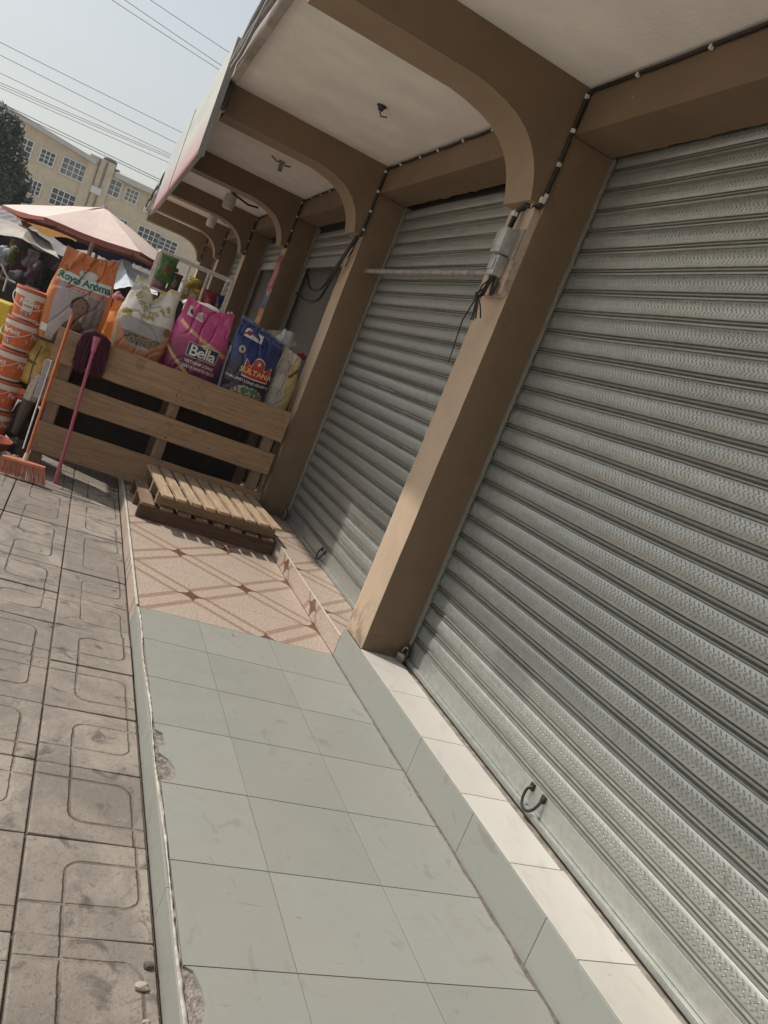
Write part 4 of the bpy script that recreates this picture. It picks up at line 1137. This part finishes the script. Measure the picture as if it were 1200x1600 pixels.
crumple('goods_sack', 'dark brown bundle under the yellow sack at the counter end', (-.19, 7.10, .17), (.12, .12, .16), cmat('brown_bundle', (.07, .045, .035), .9), 'bundle', sd=19)
# ================================================================== RACK, MARKET, FAR BUILDING
M_RACK = cmat('white_rack_paint', (.60, .56, .53), .5)
rk = thing('display_rack', 'white metal display rack with hanging snack bags behind the rice sacks', 'rack', (.8, 8.5, .0))
def bar(a, b, w_=.022, nm='rail'):
    mb = MB(); a, b = Vector(a), Vector(b); d = b - a
    mb.obox((a + b) / 2, d, Vector((0, 1, 0)) * w_ if abs(d.normalized().y) < .9 else Vector((1, 0, 0)) * w_, d.normalized().cross(Vector((0, 1, 0)) if abs(d.normalized().y) < .9 else Vector((1, 0, 0))).normalized() * w_, .002)
    build(nm, mb, M_RACK, rk)
for x in (.44, .74, .93, 1.18): bar((x, 8.5, .0), (x, 8.5, 1.962), .026 if x in (.44, 1.18) else .02, 'post')
bar((1.18, 8.9, .0), (1.18, 8.9, 1.962), .026, 'post'); bar((.44, 8.9, .0), (.44, 8.9, 1.962), .026, 'post')
bar((.43, 8.5, 1.975), (1.19, 8.5, 1.975)); bar((.43, 8.5, 1.60), (1.19, 8.5, 1.60)); bar((1.18, 8.515, 1.975), (1.18, 8.89, 1.975)); bar((.43, 8.9, 1.975), (1.19, 8.9, 1.975))
bar((.43, 8.5, 1.1), (1.19, 8.5, 1.1)); bar((.44, 8.515, 1.975), (.44, 8.89, 1.975))
def pack(x, z, w_, h_, col, lab, y=8.56, mark=(.5, .45, .4), sd=0):
    mb = MB()
    def cf(u, v):
        if el(u, v, .5, .5, .22, .18) < 1: return mark if el(u, v, .5, .5, .15, .12) > 1 else tuple(q * .6 for q in mark)
        if v > .93 or v < .06: return tuple(q * .8 for q in col)
        return col if NZ.noise(Vector((u * 5 + sd, v * 5, 0))) > -.25 else tuple(q * .7 for q in col)
    for s in (1, -1):
        mb.grid(lambda u, v: (x + (u - .5) * w_ * (1 - .1 * math.sin(v * math.pi)), y - s * (.045 * (max(0, math.sin(math.pi * u)) ** .6) * max(0, math.sin(math.pi * v)) ** .5 + .006 * NZ.noise(Vector((u * 6 + sd, v * 6, 0)))), z + (v - .5) * h_), 16, 18, colfn=cf)
    return solo('snack_bag', mb, M_FILM, lab, 'snack bag', (x, y, z), 'snack bags hanging in the white rack', 60)
pack(.54, 1.83, .18, .26, (.05, .16, .03), 'green and red snack bag hanging in the left rack bay', mark=(.30, .05, .03), sd=1)
pack(.52, 1.67, .16, .14, (.18, .09, .09), 'brown snack bag at the bottom of the left rack bay', mark=(.25, .2, .2), sd=9, y=8.60)
pack(.66, 1.72, .12, .22, (.035, .025, .028), 'black snack bag beside the green one in the rack', mark=(.2, .1, .1), sd=2, y=8.6)
pack(.79, 1.70, .10, .20, (.27, .20, .02), 'narrow olive snack bag in the middle rack bay', sd=3)
pack(.855, 1.80, .15, .12, (.33, .28, .04), 'yellow snack bag topmost in the middle rack bay', sd=4, y=8.63, mark=(.3, .25, .04))
pack(.865, 1.67, .16, .18, (.30, .17, .03), 'amber snack bag with a round mark in the middle rack bay', sd=5, y=8.55)
pack(1.02, 1.67, .15, .26, (.28, .02, .03), 'red snack bag hanging in the right rack bay', mark=(.4, .15, .1), sd=6)
pack(1.12, 1.66, .09, .28, (.02, .02, .08), 'dark blue snack bag beside the right rack post', sd=7, mark=(.15, .15, .25))
pack(.62, 1.40, .22, .30, (.05, .045, .05), 'dark bag low in the rack behind the pink sack', sd=8, mark=(.1, .1, .12))
pack(.60, 1.53, .10, .14, (.42, .27, .03), 'small golden bag low in the left rack bay', sd=10, y=8.44, mark=(.3, .2, .03))
for k, (x, z, c) in enumerate([(.10, 1.25, (.25, .07, .09)), (.16, 1.35, (.28, .10, .12)), (.12, 1.12, (.6, .55, .45))]):
    crumple('net_bag', ['dark pink net bag between the orange sack and the white sack', 'pale red net bag just above the dark pink one', 'cream bundle low between the orange and white sacks'][k], (x, 7.3, z), (.07, .06, .08), cmat('net_bag_%d' % k if False else 'net_fabric', c, .8, var=.4, nscale=60), 'net bag', sd=30 + k)
mb = MB(); mb.box(-.02, .30, 7.12, 7.35, .98, 1.10, .01); solo('yellow_box', mb, cmat('yellow_card', (.62, .47, .03), .6), 'small bright yellow box between the orange and white sacks', 'box', (.14, 7.2, .98))

# ---- umbrellas
def umbrella(c, R_, apex, rim, lab, fcol, vcol_, drop, rot=0, pole_col=(.45, .40, .36), ps=0.03, tilt=0):
    t = thing('market_umbrella', lab, 'umbrella', (c[0], c[1], PZ), 'market umbrellas beyond the shops')
    P = [(c[0] + R_ * math.cos(math.pi / 3 * k + rot), c[1] + R_ * math.sin(math.pi / 3 * k + rot)) for k in range(6)]
    for k in range(6):
        a, b = P[k], P[(k + 1) % 6]; col = fcol[k % len(fcol)]
        mb = MB(); 
        def f(u, v, o=0):
            ex, ey = lerp(a[0], b[0], u), lerp(a[1], b[1], u)
            sag = .05 * math.sin(math.pi * u) * v
            return (lerp(c[0], ex, v), lerp(c[1], ey, v), lerp(apex, rim, v ** 1.08) + tilt * (ex - c[0]) * v - sag * .5 + .012 * NZ.noise(Vector((u * 3 + k, v * 3, 0))) - o)
        mb.grid(lambda u, v: f(u, v), 10, 10, colfn=lambda u, v: col); mb.grid(lambda u, v: f(u, v, .004), 10, 10, colfn=lambda u, v: tuple(q * .9 for q in col))
        vc = vcol_[k % len(vcol_)]
        for o in (0, .003):
            mb.grid(lambda u, v: (lerp(a[0], b[0], u) * 1 + o, lerp(a[1], b[1], u) - o, rim + tilt * (lerp(a[0], b[0], u) - c[0]) - .025 * math.sin(math.pi * u) - v * drop * (1 - .15 * math.sin(u * 9))), 12, 2, colfn=lambda u, v: vc)
        build('canopy_panel', mb, M_CLOTH, t, fix=False)
        mb = MB(); mb.tube([(c[0], c[1], apex - .04), (a[0], a[1], rim + tilt * (a[0] - c[0]) - .012)], .008, 5); build('rib', mb, M_STEEL, t)
    mb = MB(); mb.tube([(c[0], c[1], PZ), (c[0], c[1], apex + .03)], ps, 10); build('pole', mb, cmat('umbrella_pole', pole_col, .5), t, smooth=50)
    return t
M_CLOTH = vcol('faded_canvas', .85, .004, 12)
_b = M_CLOTH.node_tree.nodes['Principled BSDF']; 
umbrella((-.235, 12.0), 1.15, 2.38, 1.955, 'large faded pink umbrella with a red rim over the market', [(.72, .58, .52), (.70, .58, .52)], [(.34, .10, .085)], .05, tilt=.055)
umbrella((-.28, 14.6), 1.2, 2.42, 2.10, 'orange and navy panelled umbrella behind the pink one', [(.55, .24, .05), (.04, .05, .10)], [(.62, .30, .07), (.025, .035, .08), (.62, .30, .07)], .26, rot=.35)
# ---- tarpaulin stalls
def tarp(name, lab, pts, th, col, group='tarpaulin roofs of the market stalls', posts=()):
    """ridge tarp: rows of points (each row front to back) blended into a sagging sheet"""
    t = thing(name, lab, 'stall canopy', (pts[0][0][0], pts[0][0][1], PZ), group)
    nr, nc = len(pts), len(pts[0]); mb = MB()
    def f(u, v, o=0):
        a = u * (nc - 1); b = v * (nr - 1); i = min(int(a), nc - 2); j = min(int(b), nr - 2); a -= i; b -= j
        p = Vector(pts[j][i]).lerp(Vector(pts[j][i + 1]), a).lerp(Vector(pts[j + 1][i]).lerp(Vector(pts[j + 1][i + 1]), a), b)
        p.z -= .10 * math.sin(math.pi * a) * math.sin(math.pi * b) - .02 * NZ.noise(Vector((u * 8, v * 8, 0))) + o; return p
    cf = lambda u, v: tuple(q * (1 + .25 * NZ.noise(Vector((u * 9, v * 9, 2)))) for q in col)
    mb.grid(lambda u, v: f(u, v), 24, 16, colfn=cf); mb.grid(lambda u, v: f(u, v, .006), 24, 16, colfn=cf)
    build('sheet', mb, M_CLOTH, t, fix=False, smooth=40)
    for q in posts:
        mb = MB(); mb.tube([(q[0], q[1], PZ), q], .03, 8); build('post', mb, W_Z, t)
    return t
P_ = lambda u, v, y: tuple(PX(1, y, u, v))
tarp('stall_canopy', 'pale grey ridge tarpaulin over the dark stalls at the left edge', [[P_(-60, 355, 13.2), P_(35, 373, 13.2), P_(93, 404, 13.2)], [P_(-70, 318, 14.2), P_(43, 355, 14.2), P_(78, 378, 14.2)], [(-3.2, 15.6, 1.75), (-1.6, 15.6, 1.75), (-.9, 15.6, 1.6)]], 0, (.40, .38, .33), posts=[(-1.28, 13.4, 1.55), (-.86, 13.4, 1.4), (-2.6, 13.4, 1.6), (-2.6, 15.4, 1.6)])
tarp('stall_canopy', 'whitish blue tarpaulin over goods behind the white and gold sack', [[P_(168, 452, 10.5), P_(205, 448, 10.5), P_(246, 462, 10.5)], [P_(150, 410, 11.3), P_(190, 405, 11.3), P_(250, 428, 11.3)]], 0, (.52, .56, .60), posts=[(.10, 10.6, 1.4)])
mb = MB()
for k in range(46):
    a = k / 45; p = Vector(P_(207, 414, 10.7)).lerp(Vector(P_(248, 432, 10.7)), a)
    mb.tube([p + Vector((0, 0, .03 * math.sin(k * 1.7) ** 2)), p + Vector((.012, 0, -.03))], .006, 4); 
mb.tube([P_(207, 414, 10.7), P_(248, 432, 10.7)], .012, 6)
solo('lace_trim', mb, cmat('white_lace', (.8, .78, .75), .7), 'bright white lace trim on the edge of the whitish tarpaulin', 'trim', P_(207, 414, 10.7))
tarp('stall_canopy', 'slack grey sheet hanging beyond the orange sack', [[P_(70, 400, 17), P_(140, 418, 17), P_(215, 440, 17)], [P_(62, 358, 18), P_(140, 392, 18), P_(215, 425, 18)]], 0, (.30, .29, .28), posts=[(-.6, 17.2, 1.9)])
tarp('stall_canopy', 'dark navy awning between the two umbrellas', [[P_(112, 375, 16), P_(150, 392, 16), P_(195, 402, 16)], [P_(116, 352, 16.8), P_(150, 362, 16.8), P_(200, 385, 16.8)]], 0, (.035, .045, .085), posts=[(-.2, 16.6, 2.0)])
# long low market shed across the back
sh = thing('market_shed', 'long low market shed with a grey sheet roof and dark open front', 'shed', (-4, 24, PZ))
mb = MB()
prof = []
rz = 1.90
mb.grid(lambda u, v: (-14 + u * 19, 22.6 + v * 5, rz + v * .46 + .012 * math.sin(u * 560)), 400, 3); mb.box(-14, 5, 22.55, 22.6, rz - .16, rz - .01)
build('roof', mb, cmat('weathered_sheet_roof', (.20, .195, .19), .7, .1, var=.3, nscale=2), sh, fix=False)
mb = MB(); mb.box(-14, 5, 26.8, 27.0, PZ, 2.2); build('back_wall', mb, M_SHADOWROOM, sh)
for k in range(12): mb = MB(); mb.box(-14 + k * 1.7, -13.9 + k * 1.7, 22.75, 22.85, PZ, rz - .02); build('post', mb, W_Z, sh)
for k in range(11):
    mb = MB(); mb.box(-13.8 + k * 1.7, -12.5 + k * 1.7, 23.2, 24.2, PZ, .8); build('counter', mb, cmat('dark_counter', (.07, .055, .05), .8), sh)
# goods, tables and hanging garments in the stalls
rnd = random.Random(5)
pal = [(.06, .06, .09), (.10, .04, .06), (.30, .30, .33), (.05, .07, .05), (.03, .03, .035), (.20, .20, .24), (.16, .05, .05), (.05, .05, .12), (.28, .25, .20), (.08, .06, .05)]
MG = [cmat('garment_cloth', c, .85, var=.35, nscale=15) for c in pal]
nm = ['dark blue', 'maroon', 'light grey', 'dark green', 'black', 'bluish grey', 'red brown', 'navy', 'cream', 'brown']
spots = [(6, 452), (22, 430), (40, 448), (58, 430), (75, 440), (90, 425), (30, 470), (12, 480), (70, 465), (150, 440), (165, 450), (110, 440), (50, 405), (8, 405), (62, 470), (88, 455), (35, 415)]
for k, (u, v) in enumerate(spots):
    yy = 12.8 + (k * 37 % 11) * .22; p = PX(1, yy, u, v); w_, h_ = .10 + .09 * rnd.random(), .18 + .14 * rnd.random(); ci = k % len(MG); mb = MB(); sd = k * 3.1
    for s in (1, -1):
        mb.grid(lambda a, b: (p.x + (a - .5) * w_ * (1.5 - .6 * b + .2 * math.sin(b * 9 + sd)) + .02 * NZ.noise(Vector((b * 4, sd, 1))), p.y - s * (.015 + .05 * abs(math.sin(a * 9 + sd)) * (1 - b) * math.sin(math.pi * a)), p.z + (b - .5) * h_ * 1.4), 14, 8)
    solo('hanging_garment', mb, MG[ci], '%s garment hanging in the dark stalls, %s' % (nm[ci], ['far left', 'left', 'middle', 'right'][min(3, int(u / 40))] + [' and high', ' and low'][v > 440]) if k < 99 else '', 'garment', tuple(p), 'garments and bundles hanging in the dark stalls', 60)
for k, (x, y, z, c, lab) in enumerate([(-1.15, 12.6, 1.33, (.09, .11, .035), 'olive green bundle standing in the dark stalls'), (-1.52, 12.4, 1.1, (.52, .50, .48), 'white plastic sack bundle at the far left'), (-1.40, 12.5, 1.30, (.45, .42, .42), 'pale bundle above the white sack at far left'), (-1.28, 12.8, 1.28, (.34, .36, .42), 'pale blue grey bundle among the stall goods'), (-.85, 12.6, 1.2, (.12, .06, .09), 'purple brown bundle behind the orange sack'), (-1.0, 12.4, 1.05, (.07, .06, .07), 'black bundle behind the topmost bucket')]):
    crumple('goods_bundle', lab, (x, y, z), (.07 + .03 * (k % 2), .07, .12), cmat('bundle_cloth', c, .8, var=.35, nscale=25), 'bundle', 'bundles of goods on the stalls', sd=60 + k * 4)
for k, (x0, x1, y, zt, lab) in enumerate([(-2.6, -.75, 12.6, 1.0, 'low dark table of goods under the grey tarpaulin'), (-.5, .4, 10.8, 1.05, 'dark goods table under the whitish tarpaulin')]):
    tb = thing('market_table', lab, 'table', ((x0 + x1) / 2, y, PZ), 'market tables')
    mb = MB(); mb.box(x0, x1, y, y + .9, zt - .04, zt, .004); build('table_top', mb, W_OLDY, tb)
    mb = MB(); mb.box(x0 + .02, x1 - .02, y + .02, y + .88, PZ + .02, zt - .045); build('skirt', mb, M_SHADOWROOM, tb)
mb = MB(); mb.tube([P_(2, 412, 12), P_(9, 428, 12), P_(14, 437, 12), P_(24, 442, 12)], .014, 6); mb.tube([P_(12, 432, 12), P_(5, 455, 12)], .014, 6)
solo('bent_pipe', mb, M_CLIP, 'bent white pipe sticking up at the left edge', 'pipe', P_(5, 455, 12))
st = thing('stall_backdrop', 'black tarpaulin backdrop hanging behind the left stalls', 'tarpaulin', (-2, 15.7, PZ))
mb = MB(); mb.grid(lambda u, v: (-3.4 + u * 3.0, 15.9 + .08 * math.sin(u * 25), PZ + v * 1.7), 40, 2); mb.grid(lambda u, v: (-3.4 + u * 3.0, 15.92 + .08 * math.sin(u * 25), PZ + v * 1.7), 40, 2)
build('sheet', mb, cmat('black_tarp', (.025, .024, .026), .8), st, fix=False)
# ---- apartment building
YB_ = 80.0; S = YB_
ap = thing('apartment_block', 'beige three-storey apartment block with white-framed windows behind the market', 'building', (-3, YB_, PZ))
def bx(u, v): return PX(1, YB_, u, v)
zr1 = bx(0, 162).z; xs1 = bx(147, 250).x; zr2 = bx(185, 262).z; xe = bx(260, 292).x + 22; xm = bx(172, 262).x
M_BEIGE = mat_paint('beige_facade', (.53, .455, .335), .25); M_WIN = cmat('white_window_frame', (.62, .62, .60), .5); M_GLASS = Mat('dark_window_glass', .12); _oi = M_GLASS.nt.nodes.new('ShaderNodeObjectInfo'); M_GLASS.color(M_GLASS.mix(E(_oi.outputs['Random']).step(.5, 1.0) * (.35 + .5 * M_GLASS.noise(.9, 2, .5, (1, 1, .2)).step(.4, .6)), (.045, .055, .06), (.22, .23, .22))); M_GLASS = M_GLASS.m
M_SOFF = cmat('parapet_trim', (.46, .45, .43), .7)
mb = MB(); mb.box(-60, xs1, YB_, YB_ + 12, PZ, bx(147, 249).z - .35); mb.add([(-60, YB_ + .01, zr1 - 2), (bx(0, 160).x, YB_ + .01, zr1 - 2), (xs1, YB_ + .01, zr1 - 2), (xs1, YB_ + .01, bx(147, 249).z - .36), (bx(0, 160).x, YB_ + .01, bx(0, 160).z - .36), (-60, YB_ + .01, bx(0, 160).z - .36)], [(1, 2, 3, 4), (0, 1, 4, 5)]); mb.box(xs1, xe, YB_ + .003, YB_ + 12, PZ, zr2 - .45); mb.box(xs1 - .4, xm + .4, YB_ - .25, YB_ - .003, PZ, zr2 + .1); build('wall', mb, M_BEIGE, ap)
mb = MB()
xl = bx(0, 160).x; zl = bx(0, 160).z; zR = bx(147, 249).z
mb.add([(-60, YB_ - .7, zl), (xl, YB_ - .7, zl), (xs1 + .3, YB_ - .7, zR), (xs1 + .3, YB_ + 6, zR + .5), (xl, YB_ + 6, zl + .5), (-60, YB_ + 6, zl + .5)], [(1, 2, 3, 4), (0, 1, 4, 5)])
mb.add([(-60, YB_ - .7, zl - .4), (xl, YB_ - .7, zl - .4), (xs1 + .3, YB_ - .7, zR - .4), (xs1 + .3, YB_ - .7, zR), (xl, YB_ - .7, zl), (-60, YB_ - .7, zl)], [(1, 2, 3, 4), (0, 1, 4, 5)])
mb.add([(-60, YB_ - .7, zl - .4), (xl, YB_ - .7, zl - .4), (xs1 + .3, YB_ - .7, zR - .4), (xs1 + .3, YB_, zR - .4), (xl, YB_, zl - .4), (-60, YB_, zl - .4)], [(1, 2, 3, 4), (0, 1, 4, 5)])
mb.add([(xm + .6, YB_ - .7, zr2 - .55), (xe, YB_ - .7, zr2 - .55), (xe, YB_ + 6, zr2 + .5), (xm + .6, YB_ + 6, zr2 + .5)], [(0, 1, 2, 3)]); mb.box(xm + .6, xe, YB_ - .72, YB_ - .7, zr2 - .95, zr2 - .5)
build('roof', mb, M_SOFF, ap, fix=False)
mb = MB(); mb.lathe([(.6, 0), (.62, .6), (.2, .75), (0, .75)], (xm - .2, YB_ + 2.5, zr2), 20); mb.box(xm - 1.2, xm + .8, YB_ + 1.5, YB_ + 3.5, zr2 - 2, zr2 - .002); build('water_tank', mb, cmat('black_tank', (.09, .09, .095), .6), ap, smooth=40)
mb = MB(); mb.tube([(xm - .3, YB_ - .3, PZ), (xm - .3, YB_ - .3, zr2)], .09, 8); mb.tube([(xs1 + .5, YB_ - .3, PZ), (xs1 + .5, YB_ - .3, zr2)], .07, 8); build('drain_pipe', mb, cmat('brown_pipe', (.20, .16, .12), .7), ap)
for (u, v) in [(140, 300), (222, 330)]:
    q_ = bx(u, v); mb = MB(); mb.box(q_.x, q_.x + .9, YB_ - .45, YB_ - .005, q_.z, q_.z + .6, .03); build('air_conditioner', mb, M_WIN, ap)
def window(xc, zc, w_, h_, nx):
    fr = MB(); d = YB_ - .06; t = .10
    for a, b, c_, e_ in [(-w_ / 2 - t, w_ / 2 + t, h_ / 2, h_ / 2 + t), (-w_ / 2 - t, w_ / 2 + t, -h_ / 2 - t, -h_ / 2), (-w_ / 2 - t, -w_ / 2, -h_ / 2, h_ / 2), (w_ / 2, w_ / 2 + t, -h_ / 2, h_ / 2)]:
        fr.box(xc + a, xc + b, d - .08, d + .055, zc + c_, zc + e_)
    for i in range(1, nx): fr.box(xc - w_ / 2 + w_ * i / nx - .035, xc - w_ / 2 + w_ * i / nx + .035, d - .05, d + .055, zc - h_ / 2, zc + h_ / 2)
    for j in (1, 2): fr.box(xc - w_ / 2, xc + w_ / 2, d - .045, d + .054, zc - h_ / 2 + h_ * j / 3 - .03, zc - h_ / 2 + h_ * j / 3 + .03)
    f = build('window', fr, M_WIN, ap, (xc, YB_, zc))
    g2 = MB(); g2.box(xc - w_ / 2, xc + w_ / 2, d, d + .05, zc - h_ / 2, zc + h_ / 2); build('glass', g2, M_GLASS, f, (xc, YB_, zc))
z1 = sum(bx(u, v).z for u, v in [(31, 226), (115, 265), (170, 292)]) / 3
for (u, v, w_, nx) in [(31, 226, 1.9, 4), (75, 243, 1.1, 3), (115, 265, 1.9, 4), (170, 292, 1.9, 4), (206, 304, 1.0, 3)]: window(bx(u, v).x, z1, w_, 1.35 if nx == 4 else 1.05, nx)
z2 = (bx(98, 311).z + bx(54, 291).z) / 2 - .1
for (u, v, w_, nx) in [(12, 270, 1.9, 4), (54, 291, 1.0, 3), (98, 311, 1.9, 4), (150, 335, 1.9, 4), (190, 345, 1.0, 3), (232, 368, 1.9, 4), (262, 382, 1.6, 3)]: window(bx(u, v).x, z2 + (0 if u < 180 else 0), w_, 1.35 if nx == 4 else 1.05, nx)
p3 = bx(233, 369); 
z3 = z2 - 3.0
for k in range(9): window(-12 + k * 3.2, z3, 1.9, 1.35, 4)
# ---- tree at the left edge
LEAF = Mat('dark_leaf', .6); _n = LEAF.island(); LEAF.color(LEAF.mix(_n, (.016, .034, .018), (.035, .065, .032))); LEAF = LEAF.m
tr = thing('street_tree', 'dark green leafy tree at the left edge before the apartment block', 'tree', (-5.9, 46, PZ))
mb = MB(); rt = random.Random(3)
tc = PX(1, 46, -40, 248)
mb.tube([(tc.x, 46, PZ), (tc.x + .15, 46, tc.z * .45), (tc.x - .1, 46, tc.z)], [.28, .2, .08], 10)
for k in range(9):
    a = rt.random() * 6.28; e_ = Vector((math.cos(a) * 2.0, math.sin(a) * 2.0, rt.uniform(.2, 1.8))); b_ = Vector((tc.x, 46, tc.z * rt.uniform(.4, .8)))
    mb.tube([b_, b_ + e_ * .5 + Vector((0, 0, .2)), b_ + e_], [.09, .05, .02], 6)
build('trunk', mb, cmat('bark', (.08, .06, .045), .9), tr)
mb = MB()
lobes = [(u, v, r_) for u, v, r_ in [(5, 205, 1.15), (22, 195, .75), (-20, 190, 1.5), (15, 245, 1.1), (28, 282, 1.0), (36, 300, .75), (0, 290, 1.5), (-30, 250, 2.0), (20, 318, .9), (-25, 320, 1.9), (-60, 280, 2.2), (30, 258, .5)]]
for (u, v, r_) in lobes:
    c0 = PX(1, 46 + rt.uniform(-1.2, 1.2), u - 9, v + 4); 
    for k in range(int(1500 * r_ * r_ / 1.6)):
        d = Vector((rt.gauss(0, 1), rt.gauss(0, 1), rt.gauss(0, 1))).normalized() * (r_ * rt.uniform(.55, 1.0) ** .6)
        if NZ.noise((c0 + d) * 1.4) < -.30: continue
        p = c0 + d; s = rt.uniform(.07, .13); n_ = (d.normalized() + Vector((rt.uniform(-.8, .8), rt.uniform(-.8, .8), rt.uniform(-.3, .9)))).normalized()
        a = n_.orthogonal().normalized() * s; b = n_.cross(a).normalized() * s * .6
        mb.add([p - a, p + b, p + a, p - b], [(0, 1, 2, 3)])
build('crown', mb, LEAF, tr, fix=False)
# ---- overhead wires between two poles out of frame
M_WIRE = cmat('overhead_wire', (.12, .12, .125), .6)
wires = [((175, 0), (352, 115), 17), ((195, 0), (356, 109), 17.3), ((235, 0), (369, 89), 17.6), ((0, 66), (290, 210), 19), ((0, 86), (282, 227), 19.2), ((0, 114), (270, 243), 20), ((0, 129), (270, 246), 20.2), ((0, 133), (270, 249), 20.4), ((0, 137), (268, 256), 20.6), ((0, 160), (255, 283), 30), ((0, 165), (255, 287), 30.2)]
labs = ['wire crossing the sky nearest the top of the picture', 'second wire from the top crossing the sky', 'third sky wire reaching the signboard top', 'upper single wire across the sky at mid height', 'lower single wire across the sky at mid height', 'thin wire just above the wire bundle', 'top wire of the bundle of dark wires', 'middle wire of the bundle of dark wires', 'lowest wire of the bundle of dark wires', 'upper of two wires skirting the apartment roof', 'lower of two wires skirting the apartment roof']
labs = ['topmost left overhead wire, left of its two neighbours', 'overhead wire between its two upper neighbours', 'overhead wire reaching the near top corner of the signboard', 'upper lone wire across the open sky', 'lower lone wire across the open sky', 'thin wire just above the dark wire bundle', 'top wire of the dark wire bundle', 'middle wire of the dark wire bundle', 'lowest wire of the dark wire bundle', 'upper of two wires skirting the apartment roof', 'lower of two wires skirting the apartment roof']
for k, ((u0, v0), (u1, v1), yy) in enumerate(wires):
    a, b = PX(1, yy, u0, v0), PX(1, yy + .6, u1, v1); d = b - a; a2 = a - d * 2.2; b2 = b + d * 3.0; mb = MB()
    n = 26; pts = []
    for i in range(n + 1):
        t = i / n; p = a2.lerp(b2, t); s0 = 2.2 / 6.2; s1 = 3.2 / 6.2
        p.z += .35 * ((t - s0) * (t - s1)) * 2.0; pts.append(p)
    mb.tube(pts, .0055 if yy < 25 else .011, 5)
    solo('overhead_wire', mb, M_WIRE, labs[k], 'wire', tuple(pts[0]), 'overhead wires crossing the sky', 60)
# ---- hazy air
hz = MB(); hz.box(-270, 270, -70, 420, -2.2, 14.5)
HZ = bpy.data.materials.new('hazy_air'); HZ.use_nodes = True; nt = HZ.node_tree
for n_ in list(nt.nodes):
    if n_.type != 'OUTPUT_MATERIAL': nt.nodes.remove(n_)
pv = nt.nodes.new('ShaderNodeVolumePrincipled'); pv.inputs['Color'].default_value = (.92, .93, .95, 1); pv.inputs['Density'].default_value = .0008; pv.inputs['Anisotropy'].default_value = .2
nt.links.new(pv.outputs[0], [n_ for n_ in nt.nodes if n_.type == 'OUTPUT_MATERIAL'][0].inputs['Volume'])
tag(build('haze', hz, HZ, None, (0, 0, 0)), kind='stuff')
